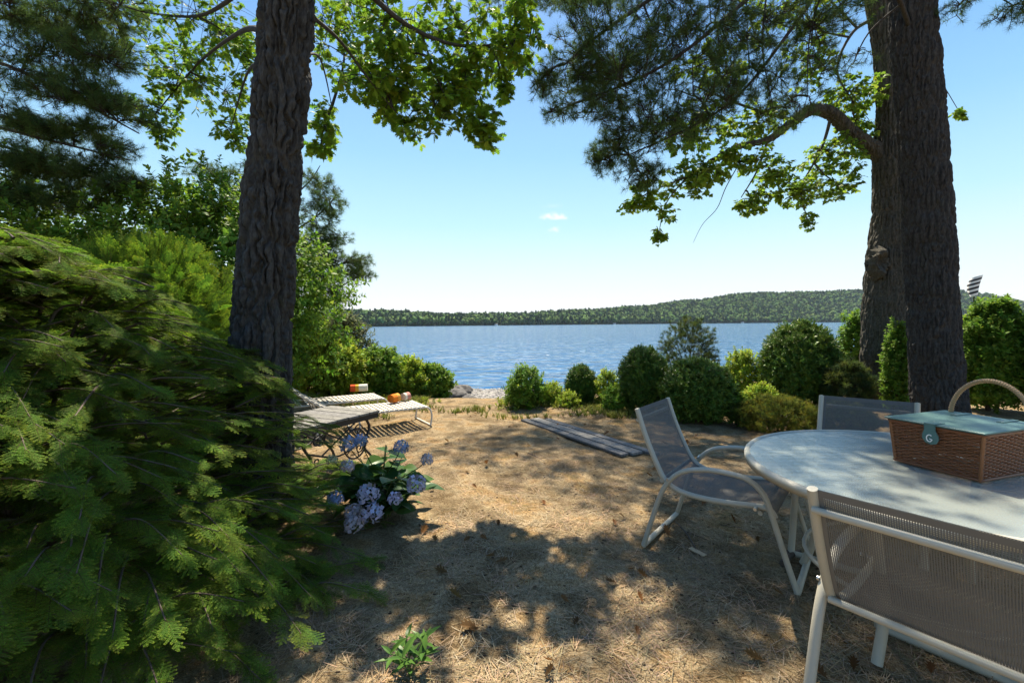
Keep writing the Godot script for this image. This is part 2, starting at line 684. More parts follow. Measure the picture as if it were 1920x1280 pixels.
func make_lake() -> void:
	# wind ripples: a tile of many small waves running mostly towards the shore
	rng.seed = 21
	var waves := []
	for k in 46:
		var kk := rng.randi_range(4, 34)
		var a := PI / 2 + rf(-0.75, 0.75)
		var kx := int(round(kk * cos(a)))
		var ky := int(round(kk * sin(a)))
		waves.append([kx, ky, rf(0, TAU), 1.0 / (3.0 + sqrt(kx * kx + ky * ky))])
	var size := 512
	var h := PackedFloat32Array()
	h.resize(size * size)
	for w in waves:
		# separable: sin(x + y) from tables
		var sx := PackedFloat32Array()
		var cx := PackedFloat32Array()
		for x in size:
			var a: float = TAU * w[0] * x / size + w[2]
			sx.append(sin(a) * w[3])
			cx.append(cos(a) * w[3])
		for y in size:
			var a: float = TAU * w[1] * y / size
			var sy := sin(a)
			var cy := cos(a)
			var o := y * size
			for x in size:
				h[o + x] += sx[x] * cy + cx[x] * sy
	var lo := 1e9
	var hi := -1e9
	for q in h:
		lo = minf(lo, q)
		hi = maxf(hi, q)
	var im := Image.create(size, size, false, Image.FORMAT_RF)
	for y in size:
		for x in size:
			var q := (h[y * size + x] - lo) / (hi - lo)
			im.set_pixel(x, y, Color(q, q, q))
	var m := mat(lin(0.025, 0.095, 0.21), 0.1, 0.33)
	m.uv1_triplanar = true
	m.uv1_world_triplanar = true
	m.uv1_scale = Vector3.ONE / 17.0
	m.heightmap_enabled = true
	m.heightmap_texture = ImageTexture.create_from_image(im)
	m.heightmap_scale = 29.0
	var b := MB.new()
	var ds := PackedFloat32Array()
	var d := 11.0
	while d < 2600.0:
		ds.append(d)
		d += maxf(0.3, d * 0.012)
	var xs := spread(281, 70.0, 2500.0, 5.0)
	for dd in ds:
		for x in xs:
			var fade := clampf(1.0 - dd / 160.0, 0.0, 1.0)
			var y := 0.02 * noise.get_noise_2d(x * 0.3, dd * 0.8)
			b.vert(Vector3(x, LAKE + y * fade, -dd), Vector3.UP)
	b.grid(ds.size(), xs.size())
	struct("lake", b.mesh(m))

const SHORE := [[-1400, 950], [-500, 1000], [-330, 1050], [0, 1250], [400, 1450], [800, 1560], [1300, 1650], [2300, 1700]]

func shore_at(x: float) -> float:
	for i in SHORE.size() - 1:
		if x < SHORE[i + 1][0]:
			return lerpf(SHORE[i][1], SHORE[i + 1][1], clampf((x - SHORE[i][0]) / float(SHORE[i + 1][0] - SHORE[i][0]), 0, 1))
	return SHORE[SHORE.size() - 1][1]

func crest_at(a: float) -> float:
	var k := [[-1.5, 45], [-0.6, 42], [-0.306, 37], [-0.13, 24], [0.0, 27], [0.165, 45], [0.28, 62], [0.4, 91], [0.52, 126], [0.635, 130], [0.75, 138], [1.6, 140]]
	for i in k.size() - 1:
		if a < k[i + 1][0]:
			return lerpf(k[i][1], k[i + 1][1], smoothstep(0, 1, (a - k[i][0]) / float(k[i + 1][0] - k[i][0])))
	return 140.0

func hill_y(x: float, d: float) -> float:
	var s := d - shore_at(x)
	var y := LAKE + crest_at(x / d) * (smoothstep(-80, 620, s) - smoothstep(-80, 620, 0.0)) * 1.05
	y += noise.get_noise_2d(x * 0.02, d * 0.02) * 7.0 * smoothstep(0, 300, s)
	return LAKE - 2.0 if s < 0 else maxf(y, LAKE + 0.5 * minf(s / 4.0, 1.0))

func make_hills() -> void:
	var b := MB.new()
	var xs := PackedFloat32Array()
	for i in 121:
		xs.append(-1300.0 + i * 30.0)
	var rows := 46
	for r in rows:
		for x in xs:
			var d := shore_at(x) - 12.0 + r * r * 0.36
			b.vert(Vector3(x, hill_y(x, d), -d), Vector3.UP)
	b.grid(rows, xs.size())
	var o := struct("hills", b.mesh(mat(lin(0.045, 0.06, 0.025), 0.95, 0.2)))
	# the woods on them: far crowns, each a heap of leaf clumps
	var meshes := []
	var lm := leafmat(Color.WHITE, 0.8, 0.25)
	for k in 4:
		rng.seed = 60 + k
		var t := MB.new()
		for q in 70:
			var dd := rdir()
			if dd.y < -0.3:
				dd.y = -dd.y
			var pointed := k == 3
			var p := Vector3(dd.x * 0.33, 0.58 + dd.y * 0.42, dd.z * 0.33)
			if pointed:
				var yy := rf(0.12, 1.0)
				p = Vector3(dd.x, 0, dd.z).normalized() * 0.27 * (1.03 - yy) * rf(0.6, 1.1) + Vector3(0, yy, 0)
			p *= 1.0 + 0.14 * noise.get_noise_3d(dd.x * 90, dd.y * 90, dd.z * 90 + k * 40)
			var nn := (dd + rdir() * 0.45).normalized()
			var tx := facing(rdir(), nn, 0.12 * rf(0.7, 1.3), p)
			var c := Color(0.095, 0.165, 0.045) if not pointed else Color(0.04, 0.08, 0.032)
			var g := rf(0.75, 1.25)
			t.col = Color(c.r * g, c.g * g, c.b * g)
			var ids := []
			for e in 6:
				ids.append(t.vert(tx * Vector3(cos(e * TAU / 6) * rf(0.7, 1.2), sin(e * TAU / 6) * rf(0.7, 1.2), rf(-0.2, 0.2)), nn))
			for e in 4:
				t.tri(ids[0], ids[e + 1], ids[e + 2])
		t.col = Color(0.05, 0.04, 0.03)
		t.tube(PackedVector3Array([Vector3(0, -0.05, 0), Vector3(0, 0.6, 0)]), taper(2, 0.02, 0.01), 4, false)
		meshes.append(t.mesh(lm))
	rng.seed = 99
	var sets := [[], [], [], []]
	var cols := [[], [], [], []]
	for k in 34000:
		var x := rf(-1150, 2200)
		var s := pow(rf(0, 1), 1.25) * 700.0 + 2.0
		var d := shore_at(x) + s
		if x < -0.62 * d or x > 1.3 * d:
			continue
		var which := rng.randi() % 3
		if noise.get_noise_2d(x * 0.05 + 300, d * 0.05) > 0.12 or rng.randf() < 0.12:
			which = 3
		var hgt := (9.0 + 13.0 * pow(rf(0, 1), 1.6)) * (1.2 if which == 3 else 1.0)
		var w := hgt * rf(0.85, 1.2) * (0.8 if which == 3 else 1.0)
		sets[which].append(Transform3D(Basis(Vector3.UP, rf(0, TAU)).scaled(Vector3(w, hgt, w)), Vector3(x, hill_y(x, d) - 0.6, -d)))
		cols[which].append(tint(0.45))
	for k in 4:
		var w := multi("far_wood", meshes[k], sets[k], cols[k], self)
		w.name = numbered("far_wood")
		tag(w, ["rounded leafy woods covering the hills across the lake", "dense leafy woods covering the hills across the lake", "mixed leafy woods covering the hills across the lake", "darker conifer woods covering the hills across the lake"][k], "woods")
	# a few white cottages and docked boats at the far water's edge
	var wall := mat(lin(0.75, 0.74, 0.7), 0.8)
	var roof := mat(lin(0.09, 0.085, 0.08), 0.9)
	var spots := [[1152, 1, "small white lake cottage among shore trees across the water"], [1392, 1, "pale far cottage on the shore below the high hill"], [930, 0, "low white cottage at the far waterline beyond the shrubs"], [1470, 1, "white boathouse at the far shore left of the maple trunk"]]
	for s in spots:
		var gx := P(s[0], 600, 1.0).x
		var x := gx * 1200.0
		for it in 6:
			x = gx * (shore_at(x) + 3.0)
		var d := shore_at(x) + 1.0
		var t := thing("far_cottage", s[2], "cottage", Vector3(x, LAKE + 0.3, -d), 0.2, "cottages on the far shore")
		var w := MB.new()
		w.box(Transform3D(Basis(), Vector3(0, 1.6, 0)), Vector3(8, 3.6, 6), 0.05)
		part("wall", w.mesh(wall), t)
		var r := MB.new()
		for sd in [-1.0, 1.0]:
			r.plate(Vector3(-4.4, 3.2, 3.5 * sd), Vector3(4.4, 3.2, 3.5 * sd), Vector3(4.4, 5.4, 0), Vector3(-4.4, 5.4, 0))
		for sd in [-1.0, 1.0]:
			r.face(Vector3(4 * sd, 3.3, -3), Vector3(4 * sd, 3.3, 3), Vector3(4 * sd, 5.2, 0))
		part("roof", r.mesh(roof), t)

# ------------------------------------------------------------------ patio furniture
func sling_profile() -> PackedVector3Array:
	return curve([Vector3(0, 0.86, -0.46), Vector3(0, 0.70, -0.405), Vector3(0, 0.54, -0.335), Vector3(0, 0.44, -0.275), Vector3(0, 0.395, -0.19), Vector3(0, 0.383, -0.05), Vector3(0, 0.392, 0.1), Vector3(0, 0.408, 0.24), Vector3(0, 0.398, 0.29), Vector3(0, 0.365, 0.31)], 5)

func make_chair(label: String) -> Node3D:
	var t := thing("patio_chair", label, "chair", Vector3.ZERO, 0.0, "sling chairs round the glass table")
	var prof := sling_profile()
	for s in [-1.0, 1.0]:
		var x: float = 0.295 * s
		var arch := curve([Vector3(x, 0.016, -0.40), Vector3(x, 0.2, -0.345), Vector3(x, 0.40, -0.275), Vector3(x, 0.515, -0.18), Vector3(x, 0.56, -0.05), Vector3(x, 0.567, 0.08), Vector3(x, 0.55, 0.19), Vector3(x, 0.48, 0.265), Vector3(x, 0.34, 0.315), Vector3(x, 0.18, 0.365), Vector3(x, 0.016, 0.42)], 5)
		var b := MB.new()
		b.tube(arch, even(arch.size(), 0.0185), 12, true, 0.8, Vector3.RIGHT)
		part("arm_frame", b.mesh(M.cream), t)
		var r := MB.new()
		var pts := PackedVector3Array()
		for p in prof:
			pts.append(p + Vector3(0.262 * s, 0, 0))
		r.tube(pts, even(pts.size(), 0.016), 12, true)
		part("sling_rail", r.mesh(M.cream), t)
		var k := MB.new()
		for z in [[0.46, -0.245], [0.40, 0.225]]:
			k.tube(PackedVector3Array([Vector3(0.262 * s, z[0], z[1]), Vector3(x, z[0] + 0.006, z[1])]), even(2, 0.008), 8)
			k.tube(PackedVector3Array([Vector3(x + s * 0.014, z[0] + 0.006, z[1]), Vector3(x + s * 0.022, z[0] + 0.006, z[1])]), even(2, 0.009), 8)
		part("bolt", k.mesh(M.steel), t)
	for z in [-0.40, 0.42]:
		var b := MB.new()
		b.tube(PackedVector3Array([Vector3(-0.295, 0.017, z), Vector3(0.295, 0.017, z)]), even(2, 0.017), 12)
		part("ground_bar", b.mesh(M.cream), t)
	for z in [[0.79, -0.455], [0.435, -0.30], [0.372, 0.24]]:
		var b := MB.new()
		b.tube(PackedVector3Array([Vector3(-0.262, z[0], z[1]), Vector3(0.262, z[0], z[1])]), even(2, 0.0125), 10)
		part("spreader_bar", b.mesh(M.cream), t)
	# the sling: real yarns with gaps between them
	var w := MB.new()
	var wide := 0.25
	var nrm := PackedVector3Array()
	for i in prof.size():
		var tt := (prof[mini(i + 1, prof.size() - 1)] - prof[maxi(i - 1, 0)]).normalized()
		nrm.append(Vector3(0, tt.z, -tt.y) * -1.0)
	var n := 84
	for k in n:
		var x := lerpf(-wide, wide, (k + 0.5) / n)
		var first := w.v.size()
		for i in prof.size():
			for e in 3:
				var dx := (e - 1) * 0.0018
				w.vert(prof[i] + Vector3(x + dx, 0, 0) + nrm[i] * (0.0008 if e == 1 else 0.0), (nrm[i] + Vector3((e - 1) * 0.8, 0, 0)).normalized())
		for i in prof.size() - 1:
			for e in 2:
				var a := first + i * 3 + e
				w.quad(a, a + 1, a + 4, a + 3)
	var along := 0.0
	for i in prof.size() - 1:
		var seg := prof[i + 1] - prof[i]
		var l := seg.length()
		var pos := fposmod(0.0062 - along, 0.0062)
		while pos < l:
			var p := prof[i] + seg / l * pos
			var h := seg / l * 0.0011
			var o := nrm[i] * -0.0006
			w.plate(p + Vector3(-wide, 0, 0) - h + o, p + Vector3(wide, 0, 0) - h + o, p + Vector3(wide, 0, 0) + h + o, p + Vector3(-wide, 0, 0) + h + o)
			pos += 0.0062
		along = fposmod(along + l, 0.0062)
	part("sling", w.mesh(M.sling), t)
	# sewn hems at its four sides
	var hem := MB.new()
	for s in [-1.0, 1.0]:
		for i in prof.size() - 1:
			var o := nrm[i] * 0.0016
			hem.plate(prof[i] + Vector3(0.232 * s, 0, 0) + o, prof[i] + Vector3(0.262 * s, 0, 0) + o, prof[i + 1] + Vector3(0.262 * s, 0, 0) + o, prof[i + 1] + Vector3(0.232 * s, 0, 0) + o)
	for e in [[0, 1], [prof.size() - 1, prof.size() - 2]]:
		var o := nrm[e[0]] * 0.002
		hem.plate(prof[e[0]] + Vector3(-0.262, 0, 0) + o, prof[e[0]] + Vector3(0.262, 0, 0) + o, prof[e[1]] + Vector3(0.262, 0, 0) + o, prof[e[1]] + Vector3(-0.262, 0, 0) + o)
	part("hem", hem.mesh(M.sling), t)
	return t

func make_table() -> void:
	var t := thing("patio_table", "round patio table with textured glass top, cream rim and tube legs", "table", Vector3(1.94, 0, -2.06))
	var r := 0.777
	var g := MB.new()
	# a disc with thickness; its upper face is dimpled by the material
	for s in [[0.716, 1.0], [0.710, -1.0]]:
		var ce := g.vert(Vector3(0, s[0], 0), Vector3(0, s[1], 0))
		var ring := []
		for k in 97:
			var a := TAU * k / 96
			ring.append(g.vert(Vector3(cos(a) * (r - 0.02), s[0], sin(a) * (r - 0.02)), Vector3(0, s[1], 0)))
		for k in 96:
			g.tri(ce, ring[k], ring[k + 1])
	part("glass_top", g.mesh(M.table_glass), t)
	var rim := MB.new()
	var prof := [[-0.022, 0.7195], [-0.012, 0.7225], [-0.002, 0.721], [0.003, 0.714], [0.004, 0.69], [0.0, 0.678], [-0.012, 0.676], [-0.022, 0.684]]
	for k in 96:
		var a := TAU * k / 96
		var o := Vector3(cos(a), 0, sin(a))
		for q in prof:
			rim.vert(o * (r + q[0]) + Vector3(0, q[1], 0), (o * (q[0] + 0.01) + Vector3(0, q[1] - 0.70, 0)).normalized())
	var m := prof.size()
	for k in 96:
		for q in m:
			var k2 := (k + 1) % 96
			rim.quad(k * m + q, k * m + (q + 1) % m, k2 * m + (q + 1) % m, k2 * m + q)
	part("rim", rim.mesh(M.cream), t)
	for k in 4:
		var a := PI / 4 + k * PI / 2 + 0.25
		var o := Vector3(cos(a), 0, sin(a))
		var b := MB.new()
		var pts := curve([o * 0.60 + Vector3(0, 0.70, 0), o * 0.59 + Vector3(0, 0.55, 0), o * 0.5 + Vector3(0, 0.25, 0), o * 0.56 + Vector3(0, 0.02, 0)], 5)
		b.tube(pts, even(pts.size(), 0.02), 10)
		part("leg", b.mesh(M.cream), t)
	var ring := MB.new()
	var pts := PackedVector3Array()
	for k in 41:
		var a := TAU * k / 40
		pts.append(Vector3(cos(a) * 0.5, 0.25, sin(a) * 0.5))
	ring.tube(pts, even(41, 0.01), 8, false)
	part("brace_ring", ring.mesh(M.cream), t)

func make_basket() -> void:
	# front face (with the clasp) runs from l to n, the sides run back along d
	var l := Vector3(1.83, 0.7235, -2.19)
	var wdir := Vector3(0.309, 0, 0.951)
	var ddir := Vector3(-wdir.z, 0, wdir.x)
	if ddir.x < 0:
		ddir = -ddir
	var wd := 0.36
	var dp := 0.42
	var hh := 0.198
	var mid := l + wdir * wd * 0.5 + ddir * dp * 0.5
	var turn := atan2(-ddir.x, -ddir.z)   # local -z is the back, so the clasp face looks to local +z
	var t := thing("picnic_basket", "brown wicker picnic basket with teal lid standing on the glass table", "basket", mid, turn)
	var hx := wd * 0.5
	var hz := dp * 0.5
	var edge := func(f: float, y: float, off: float) -> Vector3:
		# a point on the outline at share f of the way round, walls sloping outwards upwards
		var grow := lerpf(0.88, 0.97, y / hh)
		var a := hx * grow + off
		var e := hz * grow + off
		var per := 4.0 * (a + e)
		var q := f * per
		if q < 2 * a:
			return Vector3(-a + q, y, e)
		q -= 2 * a
		if q < 2 * e:
			return Vector3(a, y, e - q)
		q -= 2 * e
		if q < 2 * a:
			return Vector3(a - q, y, -e)
		return Vector3(-a, y, -e + q - 2 * a)
	var stakes := 56
	for k in stakes:
		var b := MB.new()
		b.col = Color(rf(0.8, 1.15), rf(0.85, 1.1), rf(0.8, 1.1))
		b.tube(PackedVector3Array([edge.call(float(k) / stakes, 0.002, 0.0), edge.call(float(k) / stakes, hh * 0.5, 0.0), edge.call(float(k) / stakes, hh - 0.004, 0.0)]), even(3, 0.0024), 6, false)
		part("stake", b.mesh(M.wicker), t)
	var rows := 25
	for r in rows:
		var b := MB.new()
		var y := 0.008 + r * (hh - 0.016) / (rows - 1)
		var pts := PackedVector3Array()
		var m := stakes * 4
		b.col = Color.WHITE
		for k in m + 1:
			var ph := PI * (float(k) / 4.0 + r)
			pts.append(edge.call(float(k % m) / m, y + sin(k * 0.37 + r * 2.1) * 0.0007, cos(ph) * 0.0036))
		var g := rf(0.72, 1.2)
		b.col = Color(g * rf(0.92, 1.1), g, g * rf(0.85, 1.1))
		b.tube(pts, even(m + 1, 0.0037), 6, false)
		part("wicker_strand", b.mesh(M.wicker), t)
	for cx in [-1.0, 1.0]:
		for cz in [-1.0, 1.0]:
			var b := MB.new()
			b.col = Color(1.25, 1.1, 0.85)
			b.tube(PackedVector3Array([Vector3(cx * hx * 0.88, 0, cz * hz * 0.88), Vector3(cx * hx * 0.97, hh - 0.002, cz * hz * 0.97)]), even(2, 0.0075), 8)
			part("corner_post", b.mesh(M.wicker), t)
	for y in [0.006, hh]:
		var b := MB.new()
		b.col = Color(0.9, 0.85, 0.8)
		var pts := PackedVector3Array()
		for k in 61:
			pts.append(edge.call(float(k % 60) / 60.0, y, 0.004))
		b.tube(pts, even(61, 0.0062), 8, false)
		part("border", b.mesh(M.wicker), t)
	var lid := MB.new()
	lid.box(Transform3D(Basis(), Vector3(0, hh + 0.012, 0)), Vector3(wd + 0.022, 0.009, dp + 0.03), 0.004)
	var lo := part("lid", lid.mesh(M.teal), t)
	for sx in [-0.085, 0.085]:
		var b := MB.new()
		b.box(Transform3D(Basis(), Vector3(sx, hh + 0.0185, -hz + 0.055)), Vector3(0.026, 0.004, 0.12), 0.002)
		part("hinge_strap", b.mesh(M.teal), lo)
		var rv := MB.new()
		rv.tube(PackedVector3Array([Vector3(sx, hh + 0.020, -hz + 0.095), Vector3(sx, hh + 0.0225, -hz + 0.095)]), even(2, 0.005), 10)
		part("rivet", rv.mesh(M.steel), lo)
	var st := MB.new()
	# clasp tongue: a strap over the lid's front edge, widening to a round tab
	var outl := [Vector2(-0.021, 0.0), Vector2(0.021, 0.0), Vector2(0.021, -0.028), Vector2(0.03, -0.05), Vector2(0.031, -0.068), Vector2(0.021, -0.086), Vector2(0.0, -0.093), Vector2(-0.021, -0.086), Vector2(-0.031, -0.068), Vector2(-0.03, -0.05), Vector2(-0.021, -0.028)]
	var zf := hz + 0.018
	for e in [0.0, 0.005]:
		var ce := st.vert(Vector3(0, hh - 0.03, zf + e - 0.004), Vector3(0, 0, 1 if e > 0 else -1))
		var ids := []
		for o in outl:
			ids.append(st.vert(Vector3(o.x, hh + 0.016 + o.y, zf + e + o.y * 0.16), Vector3(0, 0, 1 if e > 0 else -1)))
		for k in ids.size():
			st.tri(ce, ids[k], ids[(k + 1) % ids.size()])
	for k in outl.size():
		var o: Vector2 = outl[k]
		var q: Vector2 = outl[(k + 1) % outl.size()]
		st.plate(Vector3(o.x, hh + 0.016 + o.y, zf + o.y * 0.16), Vector3(q.x, hh + 0.016 + q.y, zf + q.y * 0.16), Vector3(q.x, hh + 0.016 + q.y, zf + 0.005 + q.y * 0.16), Vector3(o.x, hh + 0.016 + o.y, zf + 0.005 + o.y * 0.16))
	st.box(Transform3D(Basis(), Vector3(0, hh + 0.0185, zf - 0.03)), Vector3(0.042, 0.004, 0.075), 0.002)
	part("clasp", st.mesh(M.teal), t)
	for sx in [-0.012, 0.012]:
		var rv := MB.new()
		rv.tube(PackedVector3Array([Vector3(sx, hh + 0.02, zf - 0.05), Vector3(sx, hh + 0.0225, zf - 0.05)]), even(2, 0.004), 10)
		part("rivet", rv.mesh(M.steel), t)
	# the white curled turn-button on the tongue
	var bt := MB.new()
	var cc := Vector3(0, hh - 0.047, zf + 0.0005)
	var sp := PackedVector3Array()
	for k in 15:
		var a := lerpf(0.9, 5.9, k / 14.0)
		sp.append(cc + Vector3(cos(a) * 0.011, sin(a) * 0.015, 0))
	sp.append(cc + Vector3(0.001, -0.002, 0.001))
	bt.tube(sp, even(sp.size(), 0.0024), 6)
	part("turn_button", bt.mesh(M.white), t)
	var ha := MB.new()
	var arc := []
	for k in 13:
		var a := PI * k / 12.0
		arc.append(Vector3(-cos(a) * 0.15, hh + 0.0 + sin(a) * 0.19, -hz + 0.012))
	var hp := curve(arc, 4)
	ha.tube(hp, even(hp.size(), 0.0095), 10)
	# cane bound round the handle
	var wrap := PackedVector3Array()
	for k in 400:
		var f := k / 399.0 * (hp.size() - 1)
		var i := mini(int(f), hp.size() - 2)
		var p := hp[i].lerp(hp[i + 1], f - i)
		var tt := (hp[i + 1] - hp[i]).normalized()
		var x := tt.cross(Vector3.BACK).normalized()
		var a := k * 0.83
		wrap.append(p + (x * cos(a) + Vector3.BACK * sin(a)) * 0.0098)
	ha.tube(wrap, even(400, 0.0022), 4, false)
	part("handle", ha.mesh(M.cane), t)

func make_iron_table() -> void:
	# slatted top of weathered boards on scrolled iron legs
	var y := 0.55
	var a := G(559, 806, y)
	var b := G(712, 768, y)
	var long := (b - a).normalized()
	var deepd := Vector3(long.z, 0, -long.x)
	if deepd.x > 0:
		deepd = -deepd
	var ln := a.distance_to(b)
	var dp := 0.66
	var mid := (a + b) * 0.5 + deepd * dp * 0.5
	var t := thing("slatted_table", "low grey board table on scrolled black iron legs beside the oak", "table", Vector3(mid.x, 0, mid.z), atan2(-long.z, long.x))
	var n := 7
	for k in n:
		var w := MB.new()
		var g := rf(0.8, 1.2)
		w.col = Color(g, g, g * rf(0.95, 1.05))
		var sw := ln / n
		w.box(Transform3D(Basis(Vector3.UP, rf(-0.006, 0.006)), Vector3(-ln / 2 + sw * (k + 0.5), y - 0.012 + rf(-0.002, 0.002), 0)), Vector3(sw - 0.014, 0.024, dp + rf(-0.01, 0.01)), 0.004)
		part("board", w.mesh(M.grey_wood), t)
	var fr := MB.new()
	for z in [-dp / 2 + 0.03, dp / 2 - 0.03]:
		fr.box(Transform3D(Basis(), Vector3(0, y - 0.05, z)), Vector3(ln, 0.05, 0.025), 0.003)
	for x in [-ln / 2 + 0.03, ln / 2 - 0.03]:
		fr.box(Transform3D(Basis(), Vector3(x, y - 0.052, 0)), Vector3(0.025, 0.046, dp - 0.09), 0.003)
	part("frame", fr.mesh(M.iron), t)
	for sx in [-1.0, 1.0]:
		for sz in [-1.0, 1.0]:
			var lg := MB.new()
			var x: float = sx * (ln / 2 - 0.14)
			var z: float = sz * (dp / 2 - 0.06)
			var pts := curve([Vector3(x, y - 0.07, z), Vector3(x + sx * 0.05, y - 0.17, z), Vector3(x - sx * 0.03, y - 0.33, z), Vector3(x + sx * 0.06, 0.1, z), Vector3(x + sx * 0.1, 0.012, z)], 6)
			lg.tube(pts, even(pts.size(), 0.013), 8)
			# scrolls
			for q in [[0.1, y - 0.16, 0.06, 1.0], [0.09, y - 0.34, 0.045, -1.0]]:
				var sp := PackedVector3Array()
				for k in 20:
					var an: float = k * 0.42 * q[3]
					var rr: float = q[2] * (1.0 - k / 26.0)
					sp.append(Vector3(x - sx * q[0] + cos(an) * rr, q[1] + sin(an) * rr, z))
				lg.tube(sp, even(20, 0.007), 6)
			part("leg", lg.mesh(M.iron), t)
	for sz in [-1.0, 1.0]:
		var br := MB.new()
		var z: float = sz * (dp / 2 - 0.06)
		br.tube(curve([Vector3(-ln / 2 + 0.14, 0.3, z), Vector3(0, 0.2, z), Vector3(ln / 2 - 0.14, 0.3, z)], 6), even(13, 0.009), 8)
		br.tube(PackedVector3Array([Vector3(-0.2, 0.25, z), Vector3(0.22, y - 0.07, z)]), even(2, 0.008), 6)
		br.tube(PackedVector3Array([Vector3(0.2, 0.25, z), Vector3(-0.22, y - 0.07, z)]), even(2, 0.008), 6)
		part("brace", br.mesh(M.iron), t)
	var wh := MB.new()
	var ring := PackedVector3Array()
	for k in 33:
		var an := TAU * k / 32
		ring.append(Vector3(0.16 + cos(an) * 0.14, 0.28 + sin(an) * 0.14, dp / 2 - 0.02))
	wh.tube(ring, even(33, 0.009), 6, false)
	for k in 5:
		var an := TAU * k / 5
		wh.tube(PackedVector3Array([Vector3(0.16, 0.28, dp / 2 - 0.02), Vector3(0.16 + cos(an) * 0.14, 0.28 + sin(an) * 0.14, dp / 2 - 0.02)]), even(2, 0.006), 5)
	part("treadle_wheel", wh.mesh(M.iron), t)

func make_lounger(label: String, at: Vector3) -> Node3D:
	# local x runs from the foot end to the head, z across
	var along := Vector3(-0.85, 0, 0.53).normalized()
	var t := thing("strap_lounger", label, "lounger", at, atan2(-along.z, along.x), "loungers by the bank")
	var hgt := 0.27
	var w := 0.60
	var hinge := Vector3(1.22, hgt, 0)
	var head := hinge + Vector3(0.52, 0.36, 0)
	# z = 0 is the near rail, z = -w the far one
	for z in [0.0, -w]:
		var b := MB.new()
		var o := Vector3(0, 0, z)
		var pts := curve([Vector3(0.02, 0.012, z), Vector3(0.0, 0.16, z), Vector3(0.05, hgt - 0.01, z), Vector3(0.2, hgt, z), Vector3(1.22, hgt, z), Vector3(1.45, hgt, z)], 5)
		b.tube(pts, even(pts.size(), 0.013), 8)
		part("side_rail", b.mesh(M.pale_metal), t)
		var k := MB.new()
		k.tube(PackedVector3Array([hinge + o, head + o]), even(2, 0.013), 8)
		part("back_rail", k.mesh(M.pale_metal), t)
		var lg := MB.new()
		var lp := curve([Vector3(1.0, hgt, z), Vector3(0.97, 0.12, z), Vector3(1.0, 0.01, z)], 4)
		lg.tube(lp, even(lp.size(), 0.013), 8)
		var lp2 := curve([Vector3(1.45, hgt, z), Vector3(1.48, 0.12, z), Vector3(1.46, 0.01, z)], 4)
		lg.tube(lp2, even(lp2.size(), 0.013), 8)
		part("leg", lg.mesh(M.pale_metal), t)
	for q in [[Vector3(0.02, 0.02, 0), "foot_bar"], [Vector3(0.06, hgt, 0), "end_bar"], [head, "head_bar"], [Vector3(1.0, 0.03, 0), "foot_bar"]]:
		var b := MB.new()
		var p: Vector3 = q[0]
		b.tube(PackedVector3Array([p, p + Vector3(0, 0, -w)]), even(2, 0.012), 8)
		part(q[1], b.mesh(M.pale_metal), t)
	var prop := MB.new()
	for z in [-0.06, -w + 0.06]:
		prop.tube(PackedVector3Array([hinge.lerp(head, 0.6) + Vector3(0, 0, z), Vector3(1.43, hgt, z)]), even(2, 0.008), 6)
	part("back_prop", prop.mesh(M.pale_metal), t)
	var strap := MB.new()
	strap.box(Transform3D(Basis(), Vector3.ZERO), Vector3(0.047, 0.004, w + 0.03), 0.0015)
	var sm := strap.mesh(M.strap)
	for k in 17:
		part("strap", sm, t, Transform3D(Basis(), Vector3(0.12 + k * 0.0625, hgt + 0.0155, -w / 2)))
	var tilt := Basis(Vector3.BACK, atan2(0.36, 0.52))
	for k in 9:
		part("strap", sm, t, Transform3D(tilt, hinge.lerp(head, (k + 0.7) / 9.6) + Vector3(-0.009, 0.0135, -w / 2)))
	return t

func towel(label: String, at: Vector3, dir: Vector3, radius: float, len_: float, bands: Array) -> void:
	# a towel rolled up: a spiral sheet; bands are [share, colour] along its length
	var t := thing("rolled_towel", label, "towel", at, atan2(-dir.z, dir.x), "rolled towels on the loungers")
	for k in bands.size():
		var b := MB.new()
		var x0: float = (bands[k][0] - 0.5) * len_
		var x1: float = ((bands[k + 1][0] if k + 1 < bands.size() else 1.0) - 0.5) * len_
		var turns := 3.3
		var m := 90
		for e in [x0, x1]:
			for i in m:
				var f := float(i) / (m - 1)
				var a := f * turns * TAU + 0.6
				var r := radius * lerpf(0.14, 1.0, f) * (1.0 + 0.035 * sin(a * 3.0 + e * 20.0))
				b.vert(Vector3(e, radius + cos(a) * r, sin(a) * r), Vector3(0, cos(a), sin(a)))
		for i in m - 1:
			b.quad(i, i + 1, m + i + 1, m + i)
		# the thickness of the cloth shows at the ends
		if k == 0 or k == bands.size() - 1:
			var ex := x0 if k == 0 else x1
			var nx := Vector3(-1 if k == 0 else 1, 0, 0)
			var ids := []
			for i in m:
				var f := float(i) / (m - 1)
				var a := f * turns * TAU + 0.6
				var r := radius * lerpf(0.14, 1.0, f)
				var r2 := r - radius * 0.17
				ids.append(b.vert(Vector3(ex, radius + cos(a) * r, sin(a) * r), nx))
				ids.append(b.vert(Vector3(ex + nx.x * 0.006, radius + cos(a) * maxf(r2, 0.004), sin(a) * maxf(r2, 0.004)), nx))
			for i in m - 1:
				b.quad(ids[i * 2], ids[i * 2 + 1], ids[i * 2 + 3], ids[i * 2 + 2])
		var mm := mat(bands[k][1], 0.95, 0.2)
		mm.rim_enabled = true
		mm.rim = 0.4
		mm.heightmap_enabled = true
		mm.heightmap_texture = M.fuzz
		mm.heightmap_scale = 0.5
		mm.uv1_triplanar = true
		mm.uv1_scale = Vector3.ONE * 6.0
		part("towel_band", b.mesh(mm), t)

